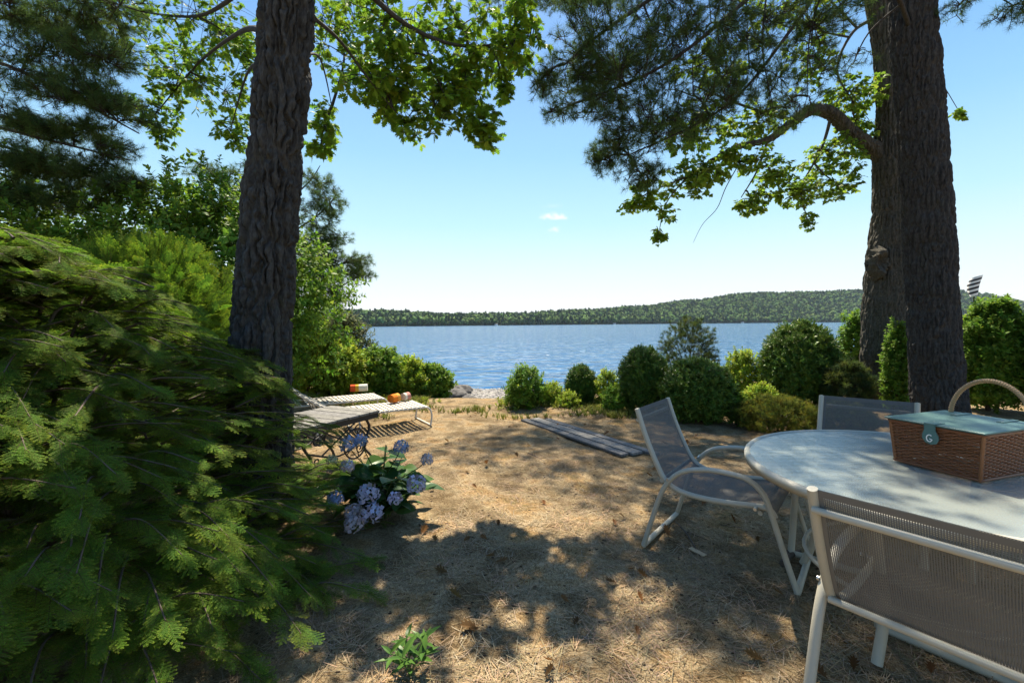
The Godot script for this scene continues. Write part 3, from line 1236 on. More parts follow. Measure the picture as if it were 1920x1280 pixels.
func make_hydrangea() -> void:
	rng.seed = 404
	var base := G(705, 985)
	var t := thing("hydrangea_bush", "hydrangea with pale blue mophead flowers beside the slatted table", "shrub", Vector3(base.x, 0, base.z - 0.12))
	var leaf := []
	for c in [Color(0.045, 0.095, 0.022), Color(0.06, 0.12, 0.03), Color(0.035, 0.08, 0.024)]:
		leaf.append(leaf_mesh(BROAD, M.glossy_leaf, c, 0.22, 0.25))
	for k in 26:
		var a := k * 2.4
		var r := 0.37 * sqrt((k + 0.5) / 26.0)
		var top := Vector3(cos(a) * r, rf(0.30, 0.56) - r * 0.3, sin(a) * r)
		var b := MB.new()
		b.tube(curve([Vector3(cos(a) * 0.04, -0.03, sin(a) * 0.04), Vector3(top.x * 0.4, top.y * 0.5, top.z * 0.4), top], 4), taper(9, 0.006, 0.003), 5, false)
		part("stem", b.mesh(M.green_stem), t)
		for q in 9:
			var f := rf(0.35, 1.0)
			var p := Vector3(top.x * f, top.y * f, top.z * f)
			var an := q * 2.1 + rf(-0.4, 0.4)
			var dir := Vector3(cos(an), rf(-0.25, 0.45), sin(an)).normalized()
			part("leaf", leaf[rng.randi() % 3], t, facing(dir, Vector3.UP + rdir() * 0.5, rf(0.11, 0.185), p))
	# flower heads where the photograph has them
	var heads := [[652, 833, 3.15, 0.055, 0], [676, 826, 3.2, 0.045, 0], [752, 838, 3.1, 0.05, 0], [652, 874, 2.85, 0.042, 2], [690, 927, 2.72, 0.062, 1], [780, 908, 2.8, 0.056, 1], [698, 962, 2.66, 0.058, 1], [740, 935, 2.76, 0.042, 1], [662, 960, 2.74, 0.05, 2], [664, 983, 2.68, 0.055, 2], [801, 862, 2.95, 0.04, 2], [622, 862, 3.05, 0.035, 3], [628, 936, 2.85, 0.05, 0]]
	var petal_cols := [Color(0.20, 0.28, 0.46), Color(0.40, 0.41, 0.56), Color(0.36, 0.35, 0.40), Color(0.30, 0.36, 0.24)]
	for h in heads:
		var c := P(h[0], h[1], h[2]) - t.position
		var b := MB.new()
		for k in 52:
			var y := 1.0 - 1.75 * (k + 0.5) / 52.0
			var a := k * 2.39996
			var rr := sqrt(maxf(0, 1 - y * y))
			var d := Vector3(rr * cos(a), y * 0.85, rr * sin(a)).normalized()
			var p: Vector3 = d * h[3] * rf(0.88, 1.08)
			var g := rf(0.8, 1.25)
			var pc: Color = petal_cols[h[4]]
			b.col = Color(pc.r * g * rf(0.9, 1.15), pc.g * g, pc.b * g * rf(0.92, 1.05))
			var nn := (d + rdir() * 0.35).normalized()
			var tx := facing(rdir(), nn, h[3] * 0.26, p)
			for e in 4:
				var an := e * PI / 2
				var u := Vector3(cos(an), sin(an), 0.1)
				var w := Vector3(-sin(an), cos(an), 0) * 0.52
				var i0 := b.vert(tx * Vector3.ZERO, nn)
				var i1 := b.vert(tx * (u * 0.6 + w), nn)
				var i2 := b.vert(tx * (u * 1.05), nn)
				var i3 := b.vert(tx * (u * 0.6 - w), nn)
				b.quad(i0, i1, i2, i3)
		b.col = Color(0.07, 0.1, 0.03)
		var foot := Vector3(c.x * 0.3, maxf(c.y - 0.22, 0.02), c.z * 0.3) - c
		b.tube(curve([Vector3.ZERO, Vector3(foot.x * 0.3, -0.08, foot.z * 0.3), foot], 4), taper(9, 0.003, 0.004), 5, false)
		part("flower_head", b.mesh(M.petal), t, Transform3D(Basis(), c))

func make_seedling(called: String, label: String, at: Vector3, hgt: float, count: int, size: float, seed_: int) -> void:
	rng.seed = seed_
	var t := thing(called, label, "plant", at)
	var lm := []
	for c in [Color(0.06, 0.13, 0.03), Color(0.075, 0.15, 0.03)]:
		lm.append(leaf_mesh(LANCE, M.glossy_leaf, c, 0.3, 0.3))
	for k in 5:
		var a := k * TAU / 5 + 0.5
		var top := Vector3(cos(a) * hgt * 0.6, hgt * rf(0.7, 1.0), sin(a) * hgt * 0.6)
		var b := MB.new()
		b.tube(curve([Vector3(0, -0.02, 0), Vector3(top.x * 0.4, top.y * 0.6, top.z * 0.4), top], 3), taper(7, 0.004, 0.002), 5, false)
		part("stem", b.mesh(M.green_stem), t)
		for q in count:
			var f := lerpf(0.3, 1.0, float(q) / (count - 1))
			var an := q * 2.4 + k
			part("leaf", lm[q % 2], t, facing(Vector3(cos(an), rf(0.1, 0.6), sin(an)) + top.normalized() * 0.5, Vector3.UP + rdir() * 0.3, size * rf(0.75, 1.15), top * f))

func make_materials() -> void:
	M.fuzz = noise_tex(0.2, 256)
	var spots := noise_tex(0.05, 256)
	M.cream = mat(lin(0.40, 0.375, 0.295), 0.42)
	M.cream.heightmap_enabled = true
	M.cream.heightmap_texture = spots
	M.cream.heightmap_scale = 0.06
	M.cream.uv1_triplanar = true
	M.cream.uv1_scale = Vector3.ONE * 14.0
	M.cream.roughness_texture = noise_tex(0.02, 256, FastNoiseLite.TYPE_SIMPLEX_SMOOTH, [[0.0, Color(0.6, 0.6, 0.6)], [1.0, Color(1, 1, 1)]])
	M.cream.roughness = 0.6
	M.pale_metal = mat(lin(0.60, 0.57, 0.50), 0.5)
	M.steel = mat(lin(0.55, 0.55, 0.53), 0.3)
	M.steel.metallic = 0.9
	M.sling = mat(lin(0.13, 0.127, 0.118), 0.7)
	M.strap = mat(lin(0.36, 0.335, 0.29), 0.6)
	M.white = mat(lin(0.75, 0.74, 0.7), 0.4)
	M.teal = mat(lin(0.075, 0.15, 0.135), 0.4)
	M.teal.heightmap_enabled = true
	M.teal.heightmap_texture = M.fuzz
	M.teal.heightmap_scale = 0.05
	M.teal.uv1_triplanar = true
	M.teal.uv1_scale = Vector3.ONE * 9.0
	M.wicker = mat(lin(0.19, 0.068, 0.022), 0.42)
	M.wicker.vertex_color_use_as_albedo = true
	M.cane = mat(lin(0.36, 0.23, 0.11), 0.55)
	M.iron = mat(lin(0.02, 0.018, 0.016), 0.6)
	M.grey_wood = mat(lin(0.30, 0.30, 0.29), 0.85, 0.3)
	M.grey_wood.vertex_color_use_as_albedo = true
	var grain := Image.create(512, 512, false, Image.FORMAT_RGB8)
	var gn := noise_free(1.0, 4, 33)
	for y in 512:
		for x in 512:
			var a := TAU * y / 512.0
			var q := gn.get_noise_3d(cos(a) * 0.8, sin(a) * 0.8, x * 0.16) * 0.6 + gn.get_noise_3d(cos(a) * 1.6 + 9, sin(a) * 1.6, x * 0.5) * 0.5
			var g := clampf(0.78 + q * 0.6, 0.25, 1.0)
			grain.set_pixel(x, y, Color(g, g * 0.985, g * 0.96))
	var gt := ImageTexture.create_from_image(grain)
	M.grey_wood.albedo_texture = gt
	M.grey_wood.uv1_triplanar = true
	M.grey_wood.uv1_scale = Vector3.ONE * 2.2
	M.grey_wood.heightmap_enabled = true
	M.grey_wood.heightmap_texture = gt
	M.grey_wood.heightmap_scale = 0.3
	# dimpled table glass: a fine herringbone of ripples
	var gl := Image.create(512, 512, false, Image.FORMAT_RF)
	for y in 512:
		for x in 512:
			var u := x / 512.0 * TAU
			var w := y / 512.0 * TAU
			var q := 0.5 + 0.28 * sin(u * 24 + 2.2 * sin(w * 6)) * sin(w * 30 + 1.3 * sin(u * 5)) + 0.2 * gn.get_noise_3d(cos(u) * 9, sin(u) * 9 + cos(w) * 9, sin(w) * 9)
			gl.set_pixel(x, y, Color(q, q, q))
	M.table_glass = mat(lin(0.34, 0.38, 0.35), 0.12, 0.7)
	M.table_glass.albedo_color.a = 0.6
	M.table_glass.transparency = BaseMaterial3D.TRANSPARENCY_ALPHA
	M.table_glass.heightmap_enabled = true
	M.table_glass.heightmap_texture = ImageTexture.create_from_image(gl)
	M.table_glass.heightmap_scale = 0.09
	M.table_glass.uv1_triplanar = true
	M.table_glass.uv1_scale = Vector3.ONE * 3.2
	# bark: colour only, with fine grain; the plates are relief in the mesh
	for k in [["oak_bark", lin(0.068, 0.069, 0.069)], ["pine_bark", lin(0.064, 0.062, 0.061)], ["maple_bark", lin(0.105, 0.10, 0.085)]]:
		var m := mat(k[1], 0.92, 0.25)
		m.vertex_color_use_as_albedo = true
		m.albedo_texture = noise_tex(0.03, 512, FastNoiseLite.TYPE_SIMPLEX_SMOOTH, [[0.0, Color(0.62, 0.6, 0.58)], [0.5, Color(0.9, 0.88, 0.86)], [0.72, Color(1, 1, 0.97)], [1.0, Color(0.8, 0.86, 0.78)]], 5, 3)
		m.uv1_triplanar = true
		m.uv1_world_triplanar = true
		m.uv1_scale = Vector3(3.0, 1.1, 3.0)
		m.heightmap_enabled = true
		m.heightmap_texture = m.albedo_texture
		m.heightmap_scale = 1.0
		M[k[0]] = m
	M.twig = mat(lin(0.085, 0.062, 0.045), 0.9)
	M.green_stem = mat(lin(0.10, 0.13, 0.04), 0.7)
	M.leaf = leafmat(Color.WHITE, 0.5, 1.0)
	M.glossy_leaf = leafmat(Color.WHITE, 0.32, 0.5)
	M.needle = leafmat(Color.WHITE, 0.65, 1.0)
	M.petal = leafmat(Color.WHITE, 0.7, 0.4)

func _ready() -> void:
	# ---- camera
	cam = Camera3D.new()
	cam.name = "camera"
	cam.position = Vector3(0, EYE, 0)
	cam.fov = rad_to_deg(2.0 * atan(640.0 / F))
	cam.near = 0.05
	cam.far = 6000.0
	cam.transform.basis = Basis(Vector3.RIGHT, deg_to_rad(-2.15)) * Basis(Vector3.BACK, deg_to_rad(-0.5))
	add_child(cam)
	cam.current = true
	# ---- sky and sun
	var sun_dir := Vector3(sin(deg_to_rad(-4.0)) * cos(deg_to_rad(60.0)), sin(deg_to_rad(60.0)), -cos(deg_to_rad(-4.0)) * cos(deg_to_rad(60.0)))
	var sun := DirectionalLight3D.new()
	sun.name = "sun"
	sun.light_energy = 1.6
	sun.light_angular_distance = 0.55
	sun.light_color = Color(1.0, 0.95, 0.86)
	sun.shadow_enabled = true
	sun.transform.basis = Basis.looking_at(-sun_dir, Vector3.UP)
	add_child(sun)
	noise.noise_type = FastNoiseLite.TYPE_SIMPLEX_SMOOTH
	noise.frequency = 1.0
	noise.fractal_octaves = 3
	noise.seed = 4
	var sky_im := Image.create(2048, 1024, false, Image.FORMAT_RGBF)
	var stops := [[-90.0, Vector3(0.169, 0.162, 0.142)], [-2.0, Vector3(0.299, 0.311, 0.311)], [0.0, Vector3(0.428, 0.435, 0.426)], [2.5, Vector3(0.415, 0.435, 0.428)], [6.0, Vector3(0.351, 0.428, 0.448)], [12.0, Vector3(0.233, 0.370, 0.448)], [20.0, Vector3(0.142, 0.277, 0.426)], [32.0, Vector3(0.063, 0.165, 0.352)], [60.0, Vector3(0.049, 0.123, 0.292)], [90.0, Vector3(0.041, 0.105, 0.260)]]
	var puff := noise_free(1.0, 4, 12)
	for y in 1024:
		var el := 90.0 - (y + 0.5) / 1024.0 * 180.0
		var base := Vector3.ZERO
		for k in stops.size() - 1:
			if el >= stops[k][0] and el <= stops[k + 1][0]:
				base = stops[k][1].lerp(stops[k + 1][1], (el - stops[k][0]) / (stops[k + 1][0] - stops[k][0]))
		var ce := cos(deg_to_rad(el))
		var se := sin(deg_to_rad(el))
		for x in 2048:
			var az := wrapf((x + 0.5) / 2048.0 * 360.0, -180.0, 180.0)
			var ra := deg_to_rad(az)
			var dt := maxf(sin(ra) * ce * sun_dir.x + se * sun_dir.y - cos(ra) * ce * sun_dir.z, 0.0)
			# brighter air round the sun
			var c: Vector3 = base * (0.92 + 0.12 * dt) + Vector3(0.46, 0.45, 0.42) * (pow(dt, 6.0) * 0.22 + pow(dt, 40.0) * 1.6)
			# small fair-weather puffs low over the lake: ragged heaps with flatter bases
			if absf(az - 5.4) < 4.0 and el > 9.0 and el < 16.0:
				for q in [[5.5, 13.0, 1.5, 0.6, 0.85], [4.4, 13.15, 0.8, 0.45, 0.7], [6.3, 12.95, 0.8, 0.35, 0.7], [5.5, 11.5, 0.8, 0.45, 0.6], [5.2, 14.3, 1.3, 0.25, 0.25]]:
					var u: float = (az - q[0]) / q[2]
					var w: float = (el - q[1]) / q[3]
					if w < 0.0:
						w *= 2.2
					var inside := 1.0 - (u * u + w * w) + puff.get_noise_2d(az * 1.1 + 31.0, el * 2.0) * 1.3
					c = c.lerp(Vector3(0.455, 0.45, 0.445), clampf(inside * 0.8, 0.0, 1.0) * q[4])
			sky_im.set_pixel(x, y, Color(c.x, c.y, c.z))
	var pano := PanoramaSkyMaterial.new()
	pano.panorama = ImageTexture.create_from_image(sky_im)
	var sky := Sky.new()
	sky.sky_material = pano
	var env := Environment.new()
	env.background_mode = Environment.BG_SKY
	env.sky = sky
	env.tonemap_mode = Environment.TONE_MAPPER_LINEAR
	env.tonemap_exposure = 2.55
	env.fog_enabled = true
	env.fog_density = 0.00004
	env.fog_light_color = Color(0.80, 0.88, 0.96)
	env.sdfgi_enabled = true
	env.ssao_enabled = true
	env.ssil_enabled = true
	var we := WorldEnvironment.new()
	we.name = "environment"
	we.environment = env
	add_child(we)
	make_materials()
	# ---- large structure
	make_ground()
	make_lake()
	make_hills()
	print("land ", Time.get_ticks_msec())
	make_trees()
	print("trees ", Time.get_ticks_msec())
	make_shrubs()
	print("shrubs ", Time.get_ticks_msec())
	make_things()
	print("things ", Time.get_ticks_msec())

func make_trees() -> void:
	var oak_leaves := []
	for c in [Color(0.17, 0.30, 0.035), Color(0.23, 0.36, 0.04), Color(0.14, 0.26, 0.035)]:
		oak_leaves.append(leaf_mesh(OAK, M.leaf, c, 0.15, 0.2))
	var maple_leaves := []
	for c in [Color(0.188, 0.300, 0.038), Color(0.150, 0.262, 0.038), Color(0.225, 0.330, 0.045)]:
		maple_leaves.append(leaf_mesh(MAPLE, M.leaf, c, 0.15, 0.2))
	var tufts := []
	for k in 3:
		tufts.append(tuft_mesh(M.needle, [Color(0.065, 0.115, 0.042), Color(0.075, 0.13, 0.045), Color(0.085, 0.135, 0.04)][k], 44, 0.52, 0.0085, 200 + k))
	# --- oak at the left
	var d := 3.3
	var oak := thing("oak_tree", "tall oak with dark furrowed trunk rising beside the slatted table", "tree")
	var tc := [P(486, 985, d), P(488, 800, d), P(492, 600, d), P(507, 400, d), P(525, 200, d), P(540, 0, d), P(551, -200, d), P(562, -420, d), P(570, -700, d)]
	tc[0].y = -0.08
	part("trunk", bark(tc, [0.25, 0.205, 0.187, 0.176, 0.168, 0.163, 0.15, 0.13, 0.1], 620, 230, "oak", M.oak_bark, 3), oak)
	var limbs := []
	limbs.append([[P(548, -130, d), P(640, -60, 3.7), P(760, 45, 4.3), P(860, 85, 4.7), P(960, 80, 5.0)], 0.035, 0.008])
	limbs.append([[P(590, 35, d), P(640, 80, 3.8), P(700, 160, 4.3), P(760, 230, 4.7)], 0.016, 0.005])
	limbs.append([[P(790, 60, 4.45), P(810, 120, 4.6), P(840, 190, 4.75), P(880, 235, 4.85)], 0.011, 0.004])
	limbs.append([[P(560, 108, d), P(600, 110, 4.2), P(622, 200, 5.2)], 0.014, 0.004])
	limbs.append([[P(535, -60, d), P(470, -30, 4.8), P(370, 30, 6.4), P(250, 20, 7.4)], 0.04, 0.01])
	limbs.append([[P(500, 60, d), P(450, 60, 4.8), P(370, 120, 6.6), P(290, 215, 7.4)], 0.03, 0.007])
	limbs.append([[P(500, 120, d), P(462, 140, 5.0), P(430, 250, 7.0)], 0.02, 0.005])
	limbs.append([[P(560, -400, d), Vector3(-1.1, 6.4, -3.4), Vector3(-0.3, 6.8, -3.2), Vector3(0.5, 6.9, -3.0)], 0.05, 0.012])
	limbs.append([[P(566, -560, d), Vector3(-2.0, 7.6, -3.6), Vector3(-2.6, 8.4, -4.0)], 0.07, 0.015])
	limbs.append([[P(568, -600, d), Vector3(-1.2, 8.4, -3.2), Vector3(-0.6, 9.4, -2.8)], 0.07, 0.015])
	var bl := [
		blob(640, 60, 5.2, 75, 85, 0.6, 56), blob(720, 40, 4.4, 85, 70, 0.5, 50), blob(760, 120, 4.6, 80, 70, 0.5, 44), blob(700, 150, 4.5, 70, 60, 0.4, 30),
		blob(830, 180, 4.8, 80, 70, 0.4, 66), blob(860, 50, 4.8, 90, 60, 0.5, 46), blob(960, 70, 5.0, 58, 80, 0.5, 60), blob(1005, 70, 5.1, 28, 45, 0.3, 14),
		blob(905, 235, 4.8, 36, 42, 0.3, 40), blob(942, 165, 5.0, 18, 24, 0.2, 12), blob(785, 232, 4.7, 46, 36, 0.3, 36), blob(870, 150, 4.9, 50, 50, 0.4, 34), blob(720, 190, 4.7, 45, 40, 0.4, 26), blob(900, 120, 4.9, 55, 45, 0.4, 20), blob(612, 235, 5.2, 26, 50, 0.3, 22), blob(600, 280, 5.2, 18, 18, 0.2, 8),
		blob(400, 50, 7.0, 95, 80, 0.8, 100), blob(330, 140, 7.3, 70, 58, 0.7, 62), blob(420, 170, 7.1, 62, 62, 0.7, 62), blob(285, 215, 7.5, 48, 40, 0.5, 36), blob(260, 50, 7.4, 70, 60, 0.7, 60), blob(435, 250, 7.1, 34, 34, 0.4, 24), blob(300, 250, 7.5, 28, 24, 0.3, 14), blob(455, 100, 7.0, 30, 60, 0.5, 30),
		[Vector3(0.1, 6.7, -3.0), Vector3(1.1, 0.5, 1.0), 40], [Vector3(-2.4, 8.2, -3.9), Vector3(1.4, 0.7, 1.3), 60], [Vector3(-0.7, 9.2, -2.9), Vector3(1.4, 0.7, 1.2), 50]]
	crown(oak, limbs, bl, oak_leaves, M.oak_bark, "oak", 0.108, 300, 1001, 1.95)
	# --- white pine at the right
	d = 5.9
	var pine := thing("pine_tree", "tall pine with straight plated trunk behind the picnic basket", "tree")
	tc = [P(1768, 810, d), P(1757, 700, d), P(1748, 560, d), P(1740, 400, d), P(1726, 200, d), P(1711, 0, d), P(1698, -200, d), P(1682, -500, d), P(1672, -800, d), P(1664, -1100, d)]
	tc[0].y = -0.1
	part("trunk", bark(tc, [0.30, 0.27, 0.258, 0.25, 0.24, 0.228, 0.215, 0.19, 0.15, 0.09], 620, 220, "pine", M.pine_bark, 8), pine)
	limbs = [
		[[P(1690, -330, d), P(1560, -150, 5.6), P(1400, 0, 5.3), P(1240, 125, 5.1), P(1050, 205, 5.0)], 0.04, 0.008],
		[[P(1690, -420, d), P(1500, -230, 5.5), P(1300, -60, 5.1), P(1130, 60, 4.9), P(1060, 120, 4.9)], 0.04, 0.008],
		[[P(1695, -260, d), P(1600, -120, 5.7), P(1480, 60, 5.5), P(1360, 200, 5.3), P(1180, 290, 5.2)], 0.032, 0.007],
		[[P(1560, -60, 5.6), P(1520, 60, 5.5), P(1515, 180, 5.4)], 0.012, 0.004],
		[[P(1440, -30, 5.4), P(1430, 90, 5.3), P(1450, 200, 5.3)], 0.012, 0.004],
		[[P(1780, -120, d), P(1830, -40, 5.5), P(1900, 10, 5.2)], 0.018, 0.006]]
	bl = [
		blob(1110, 60, 4.9, 70, 60, 0.4, 52), blob(1080, 140, 5.0, 75, 45, 0.4, 55), blob(1160, 130, 5.0, 90, 70, 0.5, 85), blob(1110, 210, 5.0, 80, 32, 0.4, 48), blob(1020, 160, 5.0, 28, 14, 0.2, 10), blob(1060, 215, 5.0, 35, 22, 0.3, 16),
		blob(1230, 60, 5.1, 80, 80, 0.5, 75), blob(1210, 240, 5.2, 90, 50, 0.4, 64), blob(1170, 290, 5.2, 60, 34, 0.3, 40), blob(1130, 300, 5.2, 24, 18, 0.2, 10), blob(1205, 330, 5.2, 38, 22, 0.3, 18), blob(1300, 180, 5.3, 90, 80, 0.5, 90), blob(1320, 60, 5.3, 80, 70, 0.5, 62),
		blob(1400, 130, 5.4, 80, 80, 0.5, 70), blob(1420, 30, 5.4, 80, 50, 0.5, 50), blob(1470, 200, 5.5, 55, 55, 0.4, 36), blob(1520, 50, 5.6, 60, 60, 0.4, 40), blob(1580, 10, 5.7, 50, 60, 0.4, 30), blob(1600, 120, 5.8, 22, 30, 0.3, 6), blob(1550, 130, 5.6, 36, 36, 0.3, 14),
		blob(1800, 8, 5.6, 40, 16, 0.2, 8), blob(1905, 20, 5.2, 35, 18, 0.2, 14)]
	# high boughs over the yard, out of the picture: [ground x, ground distance that they shade, height, clusters]
	for q in [[1.2, 1.6, 5.6, 130], [2.2, 1.8, 6.0, 150], [2.0, 2.6, 6.5, 150], [1.5, 3.4, 7.4, 150], [2.6, 3.4, 7.6, 150], [0.7, 3.9, 8.0, 70], [1.5, 4.7, 9.0, 200], [2.6, 4.8, 9.5, 180], [0.4, 5.1, 9.6, 190], [1.2, 5.9, 10.6, 190], [2.5, 6.1, 11.0, 130], [3.3, 2.6, 7.0, 120], [-0.5, 4.6, 9.0, 70]]:
		var c := Vector3(q[0] - 0.044 * q[2], q[2], -q[1] - 0.625 * q[2])
		var root := Vector3(5.25 - 0.02 * q[2], q[2] - 0.6, -5.9)
		limbs.append([[root, root.lerp(c, 0.3) + Vector3(0.2, 0.3, 0.3), root.lerp(c, 0.65) + Vector3(-0.2, 0.4, -0.3), c], 0.03, 0.006])
		bl.append([c, Vector3(1.0, 0.4, 0.95), q[3]])
	crown(pine, limbs, bl, tufts, M.pine_bark, "pine", 0.17, 300, 1002, 1.9)
	# --- maple leaning behind the pine
	d = 7.3
	var maple := thing("maple_tree", "crooked maple trunk with knot hole and low limb behind the pine", "tree")
	tc = [P(1662, 760, d), P(1660, 690, d), P(1662, 580, d), P(1668, 470, d), P(1676, 380, d), P(1672, 290, d), P(1668, 180, d), P(1655, 60, d), P(1635, -60, d), P(1625, -300, d)]
	tc[0].y = -0.1
	part("trunk", bark(tc, [0.37, 0.325, 0.31, 0.285, 0.27, 0.235, 0.17, 0.15, 0.13, 0.09], 460, 190, "maple", M.maple_bark, 14), maple)
	var lc := [P(1668, 310, d), P(1640, 280, d), P(1600, 252, 7.25), P(1560, 214, 7.2), P(1525, 205, 7.15), P(1490, 226, 7.1), P(1440, 262, 7.0), P(1370, 280, 6.9), P(1290, 330, 6.8)]
	part("limb", bark(lc, [0.13, 0.115, 0.10, 0.09, 0.085, 0.065, 0.045, 0.03, 0.01], 260, 70, "maple", M.maple_bark, 15), maple)
	# the scar of a lost limb
	var kn := MB.new()
	var kc := P(1653, 492, d - 0.22)
	for i in 15:
		for j in 36:
			var f := i / 14.0
			var an := TAU * j / 36
			var wob := noise.get_noise_2d(cos(an) * 1.7 + f * 2.0, sin(an) * 1.7)
			var hgt := 0.05 * exp(-pow((f - 0.62) / 0.2, 2.0)) * (1.0 + wob) - 0.035 * smoothstep(0.45, 0.1, f) - 0.09 * smoothstep(0.75, 1.0, f) + 0.012 * noise.get_noise_2d(cos(an) * f * 14.0, sin(an) * f * 9.0)
			kn.vert(kc + Vector3(cos(an) * f * 0.15 * (1.0 + wob * 0.5), sin(an) * f * 0.24 * (1.0 + wob * 0.4), hgt - absf(cos(an) * f) * 0.04), Vector3.BACK)
	kn.grid(15, 36, true)
	part("knot", kn.mesh(M.maple_bark), maple)
	limbs = [
		[[P(1560, 214, 7.2), P(1540, 280, 7.25), P(1500, 350, 7.2)], 0.03, 0.008], [[P(1440, 262, 7.0), P(1420, 320, 7.0), P(1390, 370, 6.9)], 0.02, 0.006], [[P(1290, 330, 6.8), P(1250, 380, 6.8), P(1235, 440, 6.8)], 0.012, 0.004],
		[[P(1290, 330, 6.8), P(1220, 360, 6.7), P(1165, 390, 6.7)], 0.012, 0.004], [[P(1650, 30, d), P(1600, 60, 7.3), P(1570, 130, 7.2), P(1600, 190, 7.1)], 0.03, 0.008], [[P(1490, 226, 7.1), P(1400, 200, 7.2), P(1300, 160, 7.2)], 0.03, 0.008],
		[[P(1390, 300, 6.9), P(1362, 350, 6.9), P(1345, 390, 6.85), P(1318, 420, 6.9), P(1300, 455, 6.9)], 0.008, 0.002], [[P(1655, 60, d), P(1740, 120, 7.6), P(1800, 210, 7.6)], 0.012, 0.004]]
	bl = [
		blob(1600, 180, 7.3, 55, 40, 0.5, 36), blob(1610, 250, 7.5, 40, 40, 0.4, 22), blob(1560, 300, 7.3, 60, 50, 0.5, 44), blob(1510, 360, 7.2, 60, 32, 0.4, 36), blob(1515, 415, 7.2, 12, 20, 0.15, 5), blob(1580, 350, 7.3, 45, 24, 0.3, 18), blob(1450, 330, 7.1, 40, 40, 0.4, 26), blob(1410, 380, 7.0, 36, 26, 0.3, 18),
		blob(1380, 300, 6.9, 60, 40, 0.5, 36), blob(1300, 330, 6.8, 70, 40, 0.5, 40), blob(1245, 400, 6.8, 30, 28, 0.3, 16), blob(1232, 440, 6.8, 16, 22, 0.15, 8), blob(1190, 385, 6.7, 35, 14, 0.25, 10), blob(1220, 360, 6.7, 40, 28, 0.3, 18), blob(1300, 240, 7.2, 80, 60, 0.5, 46), blob(1420, 230, 7.2, 70, 50, 0.5, 40), blob(1330, 130, 7.3, 80, 50, 0.5, 36), blob(1520, 120, 7.4, 60, 50, 0.5, 24), blob(1800, 215, 7.6, 14, 8, 0.1, 4),
		blob(1480, 30, 7.5, 120, 60, 0.6, 44),
		[P(1560, -150, 7.5), Vector3(1.2, 0.7, 1.0), 40], [P(1400, -200, 7.3), Vector3(1.2, 0.7, 1.0), 40]]
	crown(maple, limbs, bl, maple_leaves, M.maple_bark, "maple", 0.088, 300, 1003, 3.0)
	# --- dark pine reaching in from the left
	d = 6.4
	var dark := thing("pine_tree", "dark pine with layered drooping boughs above the hemlocks", "tree")
	tc = [P(-260, 800, d), P(-250, 400, d), P(-240, 0, d), P(-230, -400, d), P(-225, -700, d)]
	tc[0].y = -0.1
	part("trunk", bark(tc, [0.24, 0.2, 0.18, 0.15, 0.1], 120, 60, "pine", M.pine_bark, 21), dark)
	limbs = [
		[[P(-245, 40, d), P(-60, 20, 6.2), P(80, 60, 6.1), P(230, 130, 6.0)], 0.035, 0.008], [[P(-245, 130, d), P(-40, 110, 6.2), P(110, 170, 6.1), P(260, 250, 6.0)], 0.035, 0.008],
		[[P(-247, 230, d), P(-60, 230, 6.2), P(80, 260, 6.2), P(240, 300, 6.2)], 0.035, 0.008], [[P(-248, 280, d), P(-20, 270, 6.2), P(120, 320, 6.3), P(285, 350, 6.3)], 0.03, 0.008],
		[[P(-240, -100, d), P(-60, -60, 6.2), P(120, -20, 6.0), P(260, 20, 6.0)], 0.035, 0.008]]
	bl = [
		blob(40, 30, 6.1, 90, 40, 0.5, 60), blob(150, 40, 6.1, 90, 40, 0.5, 62), blob(60, 100, 6.1, 90, 30, 0.5, 44), blob(180, 110, 6.0, 80, 30, 0.4, 48), blob(60, 160, 6.1, 80, 20, 0.5, 30), blob(160, 180, 6.0, 90, 28, 0.4, 50), blob(230, 215, 6.0, 50, 26, 0.4, 24), blob(40, 230, 6.2, 70, 22, 0.5, 40), blob(130, 245, 6.2, 90, 18, 0.4, 42), blob(210, 285, 6.2, 55, 16, 0.3, 24), blob(40, 300, 6.2, 70, 30, 0.5, 48), blob(140, 320, 6.3, 90, 26, 0.5, 60), blob(240, 350, 6.3, 60, 18, 0.3, 32), blob(100, 370, 6.3, 110, 26, 0.5, 60), blob(220, 10, 6.0, 50, 40, 0.4, 20)]
	crown(dark, limbs, bl, tufts, M.pine_bark, "pine", 0.2, 200, 1004, 2.6)
	# --- young pine on the bank
	d = 9.2
	var young := thing("young_pine", "bright green young pine on the bank behind the oak trunk", "tree")
	tc = [P(560, 735, d), P(548, 560, d), P(540, 420, d), P(530, 250, d)]
	tc[0].y = -0.15
	part("trunk", bark(tc, [0.11, 0.09, 0.06, 0.02], 100, 40, "pine", M.pine_bark, 25), young)
	limbs = [
		[[P(540, 440, d), P(600, 400, 9.0), P(630, 365, 9.0)], 0.02, 0.006], [[P(543, 520, d), P(620, 500, 9.0), P(695, 480, 9.0)], 0.025, 0.006], [[P(545, 560, d), P(620, 545, 9.0), P(685, 510, 9.0)], 0.025, 0.006],
		[[P(536, 380, d), P(580, 340, 9.0), P(600, 310, 9.0)], 0.02, 0.006], [[P(538, 420, d), P(460, 380, 9.2), P(380, 310, 9.2)], 0.025, 0.006], [[P(542, 480, d), P(450, 440, 9.2), P(380, 400, 9.2)], 0.025, 0.006], [[P(544, 470, d), P(600, 450, 9.0), P(655, 445, 9.0)], 0.02, 0.006]]
